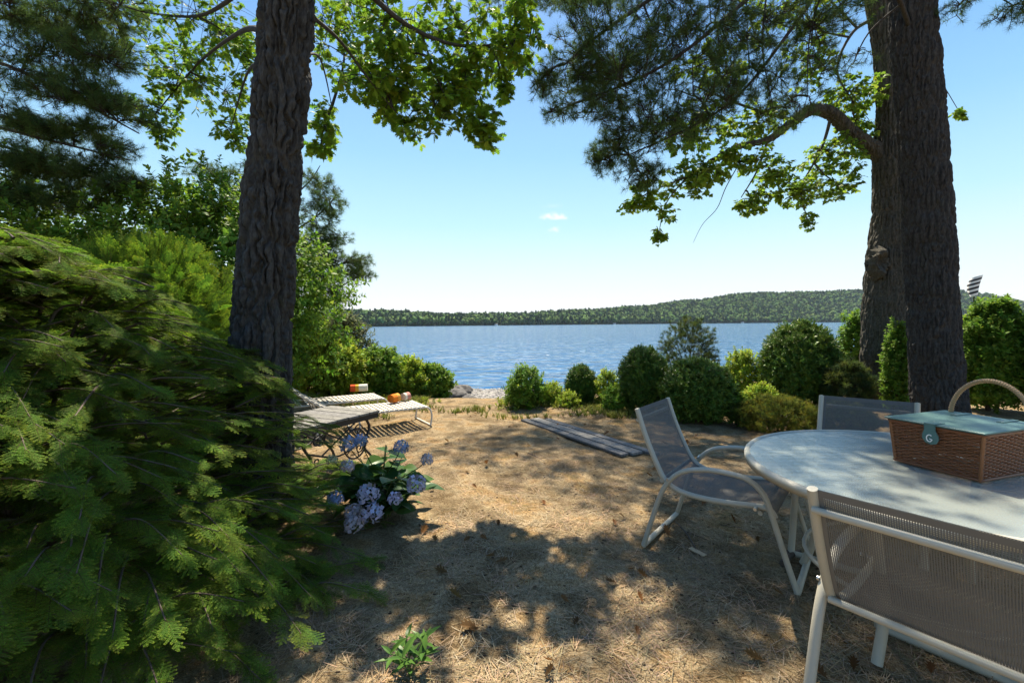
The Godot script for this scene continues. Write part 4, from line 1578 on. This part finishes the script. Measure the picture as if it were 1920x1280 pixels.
	bl = [
		blob(600, 350, 9.0, 36, 30, 0.5, 26), blob(620, 385, 9.0, 34, 22, 0.4, 24), blob(590, 410, 9.0, 40, 28, 0.5, 30), blob(630, 450, 9.0, 30, 14, 0.4, 14), blob(600, 470, 9.0, 46, 26, 0.5, 34), blob(650, 490, 9.0, 48, 16, 0.4, 30), blob(610, 520, 9.0, 60, 28, 0.5, 50), blob(670, 515, 9.0, 30, 12, 0.3, 14), blob(600, 560, 9.0, 55, 28, 0.5, 40), blob(580, 480, 9.1, 40, 60, 0.5, 36),
		blob(390, 320, 9.2, 32, 26, 0.4, 16), blob(430, 350, 9.2, 40, 34, 0.5, 28), blob(400, 400, 9.2, 45, 24, 0.5, 28), blob(450, 420, 9.2, 45, 34, 0.5, 34), blob(470, 320, 9.2, 30, 30, 0.4, 16)]
	crown(young, limbs, bl, tufts, M.pine_bark, "pine", 0.22, 0, 1005, 2.0)

func make_shrubs() -> void:
	var sprays := []
	for k in 3:
		sprays.append(spray_mesh(M.needle, [Color(0.11, 0.225, 0.028), Color(0.12, 0.24, 0.028), Color(0.10, 0.205, 0.03)][k], [Color(0.29, 0.41, 0.035), Color(0.26, 0.38, 0.035), Color(0.32, 0.42, 0.04)][k], 300 + k))
	# --- the great hemlock in the foreground
	rng.seed = 31
	var hem := thing("hemlock_bush", "large foreground hemlock with feathery layered sprays beside the path", "shrub", Vector3(-2.6, 0, -2.35))
	var big := Vector2(1.78, 1.95)
	var tall := 1.74
	var xf := []
	var tints := []
	var inner := MB.new()
	for k in 1000:
		# each bough runs from the middle out to the surface of the mound and carries flat sprays on both sides
		var a := k * 2.39996 + rf(-0.3, 0.3)
		var f := sqrt((k + 0.5) / 1000.0) * rf(0.9, 1.05)
		var o := Vector3(cos(a), 0, sin(a))
		var lump := 1.0 + 0.2 * noise.get_noise_2d(cos(a) * 1.7 + f * 3.0, sin(a) * 1.7)
		var top := tall * (1.0 - pow(minf(f, 1.0), 1.95)) * (1.0 + 0.16 * noise.get_noise_2d(o.x * f * 2.6, o.z * f * 2.6))
		var e := Vector3(o.x * big.x * f * lump, top + 0.10, o.z * big.y * f * lump)
		if k % 3 == 2:
			e = Vector3(e.x * 0.92, maxf(e.y * rf(0.3, 0.8), 0.06), e.z * 0.92)
		var side_turn := rf(-0.5, 0.5)
		var od := o.rotated(Vector3.UP, side_turn)
		var ln := rf(0.42, 0.75)
		var st := e - od * ln - Vector3(0, rf(-0.02, 0.16), 0)
		var mid := st.lerp(e, 0.5) + Vector3(0, 0.05, 0)
		var tip := e + Vector3(0, rf(-0.07, 0.0), 0)
		var pts := curve([st, mid, tip], 6)
		if k % 14 == 0:
			var b := MB.new()
			var whole := curve([Vector3(o.x * 0.05, maxf(st.y * 0.35, 0.02), o.z * 0.05), st, mid, tip], 5)
			b.tube(whole, taper(whole.size(), 0.011, 0.0025), 5, false)
			part("branch", b.mesh(M.twig), hem)
		else:
			inner.tube(pts, taper(pts.size(), 0.006, 0.002), 4, false)
		var lean := rdir() * 0.3
		var m := rng.randi_range(24, 32)
		for q in m:
			var t := (q + rf(0, 1)) / m
			var g := t * (pts.size() - 1)
			var i := mini(int(g), pts.size() - 2)
			var p := pts[i].lerp(pts[i + 1], g - i)
			var tt := (pts[i + 1] - pts[i]).normalized()
			var sd := Vector3.UP.cross(tt).normalized() * (1.0 if q % 2 else -1.0)
			var dir := (tt * lerpf(0.75, 1.6, t) + sd * lerpf(1.0, 0.35, t) + Vector3(0, rf(-0.38, 0.12), 0) + rdir() * 0.3).normalized()
			var sz := rf(0.085, 0.18) * lerpf(1.0, 0.75, t)
			xf.append(facing(dir, Vector3.UP + od * 0.25 + lean + rdir() * 0.4, sz, p))
			tints.append(tint(0.3))
	part("inner_twigs", inner.mesh(M.twig), hem).set_meta("kind", "stuff")
	foliage(hem, "foliage", "spray", sprays, xf, tints, 300)
	# --- clipped conifer behind it
	var y0 := P(275, 600, 4.9)
	shrub("clipped_hemlock", "dark clipped hemlock mound left of the oak trunk", "shrub", "", Vector3(y0.x, -0.1, y0.z), Vector3(1.05, 2.45, 0.95), sprays, 0.2, 2300, 0.05, 41)
	# --- leafy mass further back on the left
	var leafy := []
	for k in 2:
		leafy.append(sprig_mesh(OVATE, M.leaf, [Color(0.121, 0.223, 0.032), Color(0.162, 0.270, 0.038)][k], 9, 0.42, 0.9, 330 + k))
	var yellowy := []
	for k in 2:
		yellowy.append(sprig_mesh(OVATE, M.leaf, [Color(0.238, 0.350, 0.042), Color(0.294, 0.378, 0.049)][k], 9, 0.42, 0.9, 340 + k))
	var tight := []
	for k in 2:
		tight.append(sprig_mesh(LANCE, M.glossy_leaf, [Color(0.06, 0.12, 0.024), Color(0.085, 0.152, 0.027)][k], 13, 0.5, 0.8, 350 + k))
	var greyish := [sprig_mesh(OVATE, M.leaf, Color(0.10, 0.13, 0.06), 8, 0.36, 0.9, 360)]
	var needley := []
	for k in 2:
		needley.append(tuft_mesh(M.needle, [Color(0.035, 0.065, 0.03), Color(0.08, 0.11, 0.03)][k], 40, 0.5, 0.014, 370 + k))
	shrub("leafy_thicket", "leafy green thicket behind the clipped hemlock under the dark pine", "shrub", "", Vector3(-4.6, 0, -6.7), Vector3(2.1, 3.5, 1.3), leafy, 0.22, 2600, 0.5, 42)
	shrub("leafy_thicket", "shaded low thicket at the far left beneath the dark pine boughs", "shrub", "", Vector3(-7.4, 0, -6.6), Vector3(2.0, 3.6, 1.2), leafy, 0.22, 1800, 0.5, 43)
	# --- bank left of the beach: [px, top, bottom, depth, half width px, kind, label]
	var bank := [
		[585, 605, 735, 8.8, 58, 1, "bright yellow-green bush just right of the oak trunk"],
		[648, 590, 730, 9.6, 55, 3, "pale grey-green shrub under the young pine bough"],
		[612, 600, 660, 10.2, 46, 0, "darker leafy bush below the young pine"],
		[650, 655, 725, 9.0, 58, 1, "yellow-green bush behind the farther lounger"],
		[712, 655, 735, 9.3, 52, 0, "leafy green bush behind the orange towels"],
		[762, 675, 742, 9.5, 48, 1, "low bush between the loungers and the shore rocks"],
		[806, 688, 745, 9.6, 40, 0, "rounded bright bush at the edge of the beach"]]
	var seedn := 50
	for q in bank:
		var c := P(q[0], q[2], q[3])
		var top := P(q[0], q[1], q[3]).y
		var gy := ground_y(c.x, q[3]) - 0.05
		var rw: float = q[4] * q[3] / F
		shrub("bank_shrub", q[6], "shrub", "bushes on the left bank", Vector3(c.x, gy, -q[3]), Vector3(rw, (top - gy) * 1.0, rw * 0.9), [leafy, yellowy, tight, greyish][q[5]], 0.17, 900, 0.45, seedn)
		seedn += 1
	# --- right side: clipped domes and looser shrubs along the bank
	var right := [
		[1307, 668, 788, 6.4, 76, 2, 0.08, 3000, 0.075, "clipped_dome", "clipped dark evergreen dome behind the side chair"],
		[1207, 645, 768, 7.2, 52, 2, 0.09, 2500, 0.075, "clipped_dome", "upright clipped dome with a dark hollow base"],
		[1090, 682, 750, 8.0, 31, 2, 0.08, 1400, 0.065, "clipped_dome", "smallest clipped dome above the weathered boards"],
		[1500, 598, 762, 7.4, 88, 2, 0.1, 3800, 0.09, "clipped_dome", "largest clipped dome, between side chair and maple trunk"],
		[986, 684, 764, 7.6, 40, 0, 0.5, 420, 0.12, "leafy_shrub", "loose leafy shrub beside the beach opening"],
		[1034, 716, 756, 7.9, 26, 1, 0.4, 320, 0.08, "leafy_shrub", "low yellow-green shrub left of the smallest dome"],
		[1138, 690, 756, 7.8, 26, 1, 0.4, 360, 0.09, "leafy_shrub", "small bright shrub between two clipped domes"],
		[1392, 652, 750, 8.0, 40, 1, 0.4, 520, 0.11, "leafy_shrub", "bright leafy shrub left of the largest dome"],
		[1600, 575, 700, 8.6, 34, 0, 0.6, 420, 0.16, "leafy_shrub", "leafy sapling against the left side of the maple"],
		[1680, 596, 760, 6.7, 30, 0, 0.6, 460, 0.12, "leafy_shrub", "bright leafy shrub between the maple and pine trunks"],
		[1290, 592, 690, 9.4, 62, 4, 0.4, 520, 0.17, "small_pine", "open little pine on the shore behind the domes"],
		[1590, 672, 772, 6.6, 52, 4, 0.5, 420, 0.17, "juniper", "feathery juniper at the foot of the maple"],
		[1455, 742, 806, 5.9, 92, 5, 0.5, 1000, 0.10, "juniper", "low spreading golden juniper behind the glass table"],
		[1580, 752, 812, 5.5, 70, 5, 0.5, 600, 0.10, "juniper", "low juniper mat behind the farther chair"],
		[1152, 722, 768, 7.2, 26, 0, 0.6, 200, 0.09, "leafy_shrub", "low leafy clump at the foot of the upright dome"],
		[1425, 716, 775, 6.7, 36, 1, 0.6, 300, 0.09, "leafy_shrub", "low bright clump at the foot of the largest dome"],
		[1066, 734, 760, 7.6, 24, 1, 0.7, 160, 0.07, "leafy_shrub", "tiny yellow clump in front of the smallest dome"],
		[1385, 735, 790, 6.2, 26, 0, 0.7, 220, 0.08, "leafy_shrub", "low green clump behind the side chair's armrest"],
		[1860, 552, 800, 6.9, 85, 0, 0.3, 2600, 0.15, "hedge_bush", "tall leafy hedge bush right of the pine trunk"],
		[2010, 545, 820, 6.2, 110, 0, 0.3, 1800, 0.15, "hedge_bush", "dense dark hedge bush behind the basket handle"]]
	var golden := []
	for k in 2:
		golden.append(tuft_mesh(M.needle, [Color(0.16, 0.17, 0.03), Color(0.09, 0.12, 0.028)][k], 40, 0.5, 0.016, 380 + k))
	for q in right:
		var c := P(q[0], q[2], q[3])
		var top := P(q[0], q[1], q[3]).y
		var gy := ground_y(c.x, q[3]) - 0.04
		var slant := cos(atan2(absf(q[0] - 960.0), F))
		var rw: float = q[4] * q[3] / F * slant * 0.93
		top = gy + (top - gy) * 0.95
		var s := shrub(q[9], q[10], "tree" if q[9] == "small_pine" else "shrub", "", Vector3(c.x, gy, -q[3]), Vector3(rw, top - gy, rw), [leafy, yellowy, tight, greyish, needley, golden][q[5]], q[8], q[7], q[6], seedn)
		if q[9] in ["clipped_dome", "leafy_shrub", "juniper", "hedge_bush"]:
			s.set_meta("group", {"clipped_dome": "clipped evergreen domes", "leafy_shrub": "loose shrubs along the bank", "juniper": "junipers", "hedge_bush": "hedge at the right"}[q[9]])
		seedn += 1

func make_things() -> void:
	# --- table, chairs and basket
	make_table()
	var c0 := make_chair("sling chair standing free at the side of the table, its whole frame showing")
	c0.position = Vector3(1.31, 0, -2.76)
	c0.rotation.y = atan2(0.77, 0.63)
	var a := Vector3(0.97, 0, -1.45)
	var dir := Vector3(0.80, 0, -0.60).normalized()
	var side := Vector3(-dir.z, 0, dir.x)
	var ctr := a + side * 0.262 + dir * 0.46
	relabel(c0, "sling chair seen from behind with its woven back against the table rim", ctr, atan2(dir.x, dir.z))
	var fl := G(1532, 740, 0.86)
	var fr := G(1733, 757, 0.86)
	var fd := Vector3(-0.66, 0, 0.75).normalized()
	var fm := (fl + fr) * 0.5 + fd * 0.46
	relabel(c0, "sling chair across the table, only its grey back showing", Vector3(fm.x, 0, fm.z), atan2(fd.x, fd.z))
	make_basket()
	# --- by the bank
	make_iron_table()
	var p1 := Vector3(-1.44, 0, -6.75)
	var p2 := Vector3(-2.25, 0, -7.5)
	make_lounger("strap lounger nearer the slatted table with two rolled towels", p1)
	make_lounger("farther strap lounger by the bushes with one rolled towel", p2)
	var across := Vector3(0.53, 0, 0.85).normalized()
	var tw := G(736, 757, 0.288)
	towel("orange rolled towel on the nearer lounger", Vector3(tw.x, 0.288, tw.z - 0.08), across * -1.0 + Vector3(0.9, 0, 0), 0.068, 0.16, [[0.0, lin(0.72, 0.20, 0.02)], [0.6, lin(0.75, 0.33, 0.06)]])
	tw = G(757, 753, 0.288)
	towel("pinkish striped rolled towel beside the orange one", Vector3(tw.x, 0.288, tw.z - 0.1), across * -1.0 + Vector3(0.9, 0, 0), 0.062, 0.13, [[0.0, lin(0.75, 0.68, 0.55)], [0.35, lin(0.55, 0.25, 0.2)]])
	tw = G(670, 736, 0.288)
	towel("red and yellow rolled towel on the farther lounger", Vector3(tw.x, 0.288, tw.z - 0.08), Vector3(0.95, 0, -0.25), 0.068, 0.27, [[0.0, lin(0.65, 0.10, 0.03)], [0.3, lin(0.78, 0.45, 0.05)], [0.5, lin(0.8, 0.76, 0.62)]])
	# --- boards lying on the ground
	rng.seed = 77
	var b0 := G(982, 790)
	var b1 := G(1172, 857)
	var run := (b1 - b0).normalized()
	var off := Vector3(-run.z, 0, run.x)
	if off.z > 0:
		off = -off
	var ln := b0.distance_to(b1)
	var specs := [[0.0, 0.105, 0.0, "narrow weathered grey board lying on the ground, on the chair side of the wide board"], [0.155, 0.155, 0.03, "wide weathered grey board lying between two narrow boards"], [0.30, 0.09, 0.16, "narrow weathered grey board lying on the lake side of the wide board"]]
	for q in specs:
		var w := MB.new()
		w.box(Transform3D(), Vector3(ln, 0.028, q[1]), 0.004)
		var g := rf(0.75, 1.0)
		for k in w.c.size():
			w.c[k] = Color(g, g, g * 1.04)
		var mid: Vector3 = (b0 + b1) * 0.5 + off * float(q[0]) + run * float(q[2])
		var o := part(numbered("weathered_board"), w.mesh(M.grey_wood), self, Transform3D(Basis(Vector3.UP, atan2(-run.z, run.x) + rf(-0.006, 0.006)), Vector3(mid.x, 0.024, mid.z)))
		tag(o, q[3], "board", "boards lying on the ground")
	make_hydrangea()
	make_seedling("leafy_seedling", "small glossy leafy seedling growing from bare ground by the hemlock", G(770, 1262), 0.13, 8, 0.085, 505)
	make_small()

func make_small() -> void:
	rng.seed = 606
	# --- rocks at the corner of the beach
	var rock_m := mat(lin(0.17, 0.16, 0.15), 0.9)
	rock_m.albedo_texture = noise_tex(0.02, 256, FastNoiseLite.TYPE_SIMPLEX_SMOOTH, [[0.0, Color(0.5, 0.48, 0.46)], [1.0, Color(1, 1, 1)]])
	rock_m.uv1_triplanar = true
	rock_m.uv1_scale = Vector3.ONE * 1.5
	rock_m.heightmap_enabled = true
	rock_m.heightmap_texture = rock_m.albedo_texture
	rock_m.heightmap_scale = 3.0
	var rl := ["dark squat boulder at the water end of the left bank", "dark wedge-shaped rock below the rounded bright bush", "pale flat stone on the beach beside the dark rocks", "brown rock among the bushes above the beach", "low grey rock half in the water at the bank"]
	var rp := [[852, 738, 14.6, 0.34], [846, 724, 15.6, 0.4], [880, 745, 14.0, 0.2], [772, 690, 11.0, 0.3], [862, 728, 16.0, 0.36]]
	for k in 5:
		var p := P(rp[k][0], rp[k][1], rp[k][2])
		var gy := ground_y(p.x, rp[k][2])
		part_rock(rl[k], Vector3(p.x, gy + rp[k][3] * 0.25, p.z), rp[k][3], rock_m, k)
	# --- beach pebbles, grass and litter: nobody could count them
	var pm := MB.new()
	pm.col = Color.WHITE
	lump(pm, 0.5, 7, 5, 3.0)
	var pmat := mat(lin(0.19, 0.18, 0.165), 0.85)
	pmat.vertex_color_use_as_albedo = true
	var pmesh := pm.mesh(pmat)
	var xf := []
	var tints := []
	for k in 5200:
		var x := rf(-3.4, 1.2)
		var d := rf(12.5, 18.0)
		var s := rf(0.03, 0.17)
		xf.append(Transform3D(Basis(Vector3.UP, rf(0, TAU)).scaled(Vector3(s, s * 0.6, s)), Vector3(x, ground_y(x, d) + s * 0.1, -d)))
		var g := rf(0.6, 1.6)
		tints.append(Color(g, g * rf(0.95, 1.02), g * rf(0.9, 1.02)))
	tag(multi("beach_pebbles", pmesh, xf, tints, self), "grey pebbles strewn over the little beach", "pebbles")
	# dry pine needles and scraps over the yard
	var nb := MB.new()
	for k in 7:
		var p := Vector3(rf(-0.07, 0.07), 0.0, rf(-0.07, 0.07))
		var a2 := rf(0, TAU)
		var e := p + Vector3(cos(a2), 0, sin(a2)) * rf(0.05, 0.1) + Vector3(0, rf(0.0, 0.012), 0)
		var w := Vector3(-sin(a2), 0, cos(a2)) * 0.0011
		var g := rf(0.6, 1.4)
		nb.col = Color(0.24 * g, 0.18 * g, 0.115 * g)
		nb.plate(p - w + Vector3(0, 0.004, 0), p + w + Vector3(0, 0.004, 0), e + w + Vector3(0, 0.006, 0), e - w + Vector3(0, 0.006, 0))
	var nm := mat(Color.WHITE, 0.8, 0.3)
	nm.vertex_color_use_as_albedo = true
	var nmesh := nb.mesh(nm)
	xf = []
	tints = []
	for k in 13000:
		var d := 0.9 + 7.6 * pow(rf(0, 1), 1.2)
		var x := rf(-0.75, 1.2) * d
		if noise.get_noise_2d(x * 1.1 + 20, d * 1.1) < rf(-0.5, 0.25):
			continue
		xf.append(Transform3D(Basis(Vector3.UP, rf(0, TAU)) * Basis(Vector3.RIGHT, rf(-0.06, 0.06)), Vector3(x, ground_y(x, d), -d)))
		tints.append(tint(0.45))
	tag(multi("needle_litter", nmesh, xf, tints, self), "dry fallen pine needles scattered over the sandy ground", "litter")
	# last year's oak leaves, brown and curled
	var old := leaf_mesh(OAK, M.leaf, Color(0.16, 0.085, 0.035), 0.5, -0.35)
	xf = []
	tints = []
	for k in 150:
		var d := 1.2 + 6.4 * rng.randf()
		var x := rf(-0.5, 1.1) * d
		xf.append(facing(Vector3(rf(-1, 1), rf(-0.1, 0.2), rf(-1, 1)), Vector3.UP + rdir() * 0.4, rf(0.05, 0.1), Vector3(x, ground_y(x, d) + 0.01, -d)))
		tints.append(tint(0.4))
	tag(multi("fallen_leaves", old, xf, tints, self), "dry brown oak leaves scattered on the ground", "leaves")
	# bark crumbs and bits of cone
	var cb := MB.new()
	cb.col = Color(0.05, 0.035, 0.022)
	lump(cb, 0.5, 6, 4, 9.0)
	var cmesh := cb.mesh(nm)
	xf = []
	tints = []
	for k in 5000:
		var d := 0.9 + 7.4 * pow(rf(0, 1), 1.1)
		var x := rf(-0.75, 1.2) * d
		var s := rf(0.003, 0.011)
		xf.append(Transform3D(Basis(rdir(), rf(0, TAU)).scaled(Vector3(s * rf(1, 2.4), s * 0.6, s)), Vector3(x, ground_y(x, d) + s * 0.2, -d)))
		tints.append(tint(0.5))
	tag(multi("bark_crumbs", cmesh, xf, tints, self), "dark crumbs of bark and cone on the ground", "litter")
	# sparse green-yellow grass along the edge of the yard
	var gb := MB.new()
	for k in 9:
		var a2 := rf(0, TAU)
		var o := Vector3(cos(a2), 0, sin(a2))
		var w := Vector3(-sin(a2), 0, cos(a2)) * 0.004
		var g := rf(0.7, 1.3)
		gb.col = Color(0.15 * g, 0.17 * g, 0.035 * g)
		var h := rf(0.02, 0.085)
		var m0 := o * 0.02 + Vector3(0, h * 0.6, 0)
		gb.plate(-w, w, m0 + w * 0.8, m0 - w * 0.8)
		gb.face(m0 - w * 0.8, m0 + w * 0.8, o * 0.055 + Vector3(0, h, 0))
	var gmesh := gb.mesh(leafmat(Color.WHITE, 0.6, 0.6))
	xf = []
	tints = []
	for k in 8000:
		var d := rf(7.2, 9.2)
		var x := rf(-3.2, 3.4)
		if x > 1.2 or rng.randf() < 0.3:
			d = rf(6.6, 8.6)
		if noise.get_noise_2d(x * 0.9 + 7, d * 0.9) < 0.02 - (0.3 if d > 8.0 else 0.0):
			continue
		if absf(x + 0.85) < 0.75 and d > 7.7:
			continue
		var s := rf(0.3, 1.3)
		xf.append(Transform3D(Basis(Vector3.UP, rf(0, TAU)).scaled(Vector3(s, s, s)), Vector3(x, ground_y(x, d), -d)))
		tints.append(tint(0.35))
	tag(multi("dry_grass", gmesh, xf, tints, self), "thin yellow-green grass along the edge of the yard", "grass")
	# low weeds that tie the shrubs together
	var weed := sprig_mesh(OVATE, M.leaf, Color(0.2, 0.25, 0.035), 9, 0.5, 1.0, 345)
	rng.seed = 812
	xf = []
	tints = []
	for k in 3600:
		var x := rf(-3.0, 4.6)
		var d := rf(6.3, 8.9)
		var line := 7.7 - 0.33 * maxf(x - 0.8, 0.0)
		if absf(d - line - 0.25) > 0.75 * rf(0.2, 1.0) or absf(x + 0.75) < 0.5 or noise.get_noise_2d(x * 1.5, d * 1.5 + 9) < -0.15:
			continue
		var s := rf(0.04, 0.13)
		xf.append(facing(Vector3(rf(-0.7, 0.7), 1, rf(-0.7, 0.7)), rdir(), s, Vector3(x, ground_y(x, d) - s * 0.2, -d)))
		tints.append(tint(0.35))
	tag(multi("low_weeds", weed, xf, tints, self), "low leafy weeds along the foot of the bank shrubs", "weeds")
	# --- fallen sticks
	var sticks := [[1325, 985, 1392, 991, 0.006, "thin dark stick lying under the side chair"], [1468, 1062, 1500, 1038, 0.02, "broken dark branch piece by the table's front leg"], [1245, 960, 1312, 1042, 0.006, "curved dark root behind the side chair's foot"], [990, 850, 1025, 870, 0.007, "short forked twig near the weathered boards"], [690, 985, 770, 955, 0.006, "pale bent twig below the hydrangea"]]
	for s in sticks:
		var p := G(s[0], s[1]) + Vector3(0, s[4] * 0.8, 0)
		var q := G(s[2], s[3]) + Vector3(0, s[4] * 0.8, 0)
		var mid := (p + q) * 0.5
		var b := MB.new()
		var pts := curve([p - mid, (p - q).cross(Vector3.UP) * 0.05, q - mid], 6)
		b.tube(pts, taper(pts.size(), s[4], s[4] * 0.6), 7)
		var sd := (q - p).normalized()
		b.tube(PackedVector3Array([Vector3.ZERO + (p - q).cross(Vector3.UP) * 0.05, sd.rotated(Vector3.UP, 0.7) * p.distance_to(q) * 0.3 + Vector3(0, 0.01, 0)]), taper(2, s[4] * 0.6, s[4] * 0.25), 5)
		var o := part(numbered("fallen_stick"), b.mesh(M.twig), self, Transform3D(Basis(), mid))
		tag(o, s[5], "stick", "fallen sticks")
	# a chip of pale wood
	var ch := MB.new()
	ch.box(Transform3D(Basis(Vector3.UP, 0.5), Vector3.ZERO), Vector3(0.035, 0.008, 0.11), 0.002)
	var cp := G(1308, 1036)
	tag(part("wood_chip", ch.mesh(mat(lin(0.45, 0.33, 0.2), 0.85)), self, Transform3D(Basis(), cp + Vector3(0, 0.006, 0))), "pale flat wood chip on the ground near the side chair", "wood chip")
	# --- striped windsock above the hedge
	var ws := thing("windsock", "black and white striped windsock on a pole above the hedge", "windsock", Vector3(P(1826, 600, 9.0).x, 0, -9.0))
	var top := P(1824, 556, 9.0).y
	var tip := P(1833, 520, 9.0)
	var pole := MB.new()
	pole.tube(PackedVector3Array([Vector3(0, -0.1, 0), Vector3(0, top, 0)]), even(2, 0.015), 8)
	part("pole", pole.mesh(M.iron), ws)
	var black := mat(lin(0.02, 0.02, 0.022), 0.8)
	var n := 9
	for k in n:
		var b := MB.new()
		var f0 := float(k) / n
		var f1 := float(k + 1) / n
		for e in [f0, f1]:
			var c := Vector3(0, top, 0).lerp(tip - ws.position, e) + Vector3(-0.05 * sin(e * PI), 0.02, 0)
			var r := lerpf(0.055, 0.095, sin(e * PI * 0.75))
			for j in 14:
				var an := TAU * j / 14
				b.vert(c + Vector3(cos(an) * r, cos(an) * r * 0.3 + sin(an) * r * 0.15, sin(an) * r), Vector3(cos(an), 0.1, sin(an)))
		for j in 14:
			b.quad(j, (j + 1) % 14, 14 + (j + 1) % 14, 14 + j)
		part("stripe", b.mesh(black if k % 2 else M.white), ws)

func lump(b: MB, r: float, cols: int, rows: int, seed_: float) -> void:
	for i in rows + 1:
		for j in cols:
			var th := PI * i / rows
			var a := TAU * j / cols
			var d := Vector3(sin(th) * cos(a), cos(th), sin(th) * sin(a))
			var k := 1.0 + 0.3 * noise.get_noise_3d(d.x * 1.2 + seed_, d.y * 1.2, d.z * 1.2) + 0.08 * noise.get_noise_3d(d.x * 4.0, d.y * 4.0 + seed_, d.z * 4.0)
			b.vert(d * r * k, d)
	b.grid(rows + 1, cols, true)

func part_rock(label: String, at: Vector3, r: float, m: Material, k: int) -> void:
	var b := MB.new()
	lump(b, r, 26, 16, 3.0 + k * 7.3)
	var o := part(numbered("shore_rock"), b.mesh(m), self, Transform3D(Basis(Vector3.UP, k * 1.3).scaled(Vector3(1.25, 0.65, 1.0)), at))
	tag(o, label, "rock", "rocks by the beach")
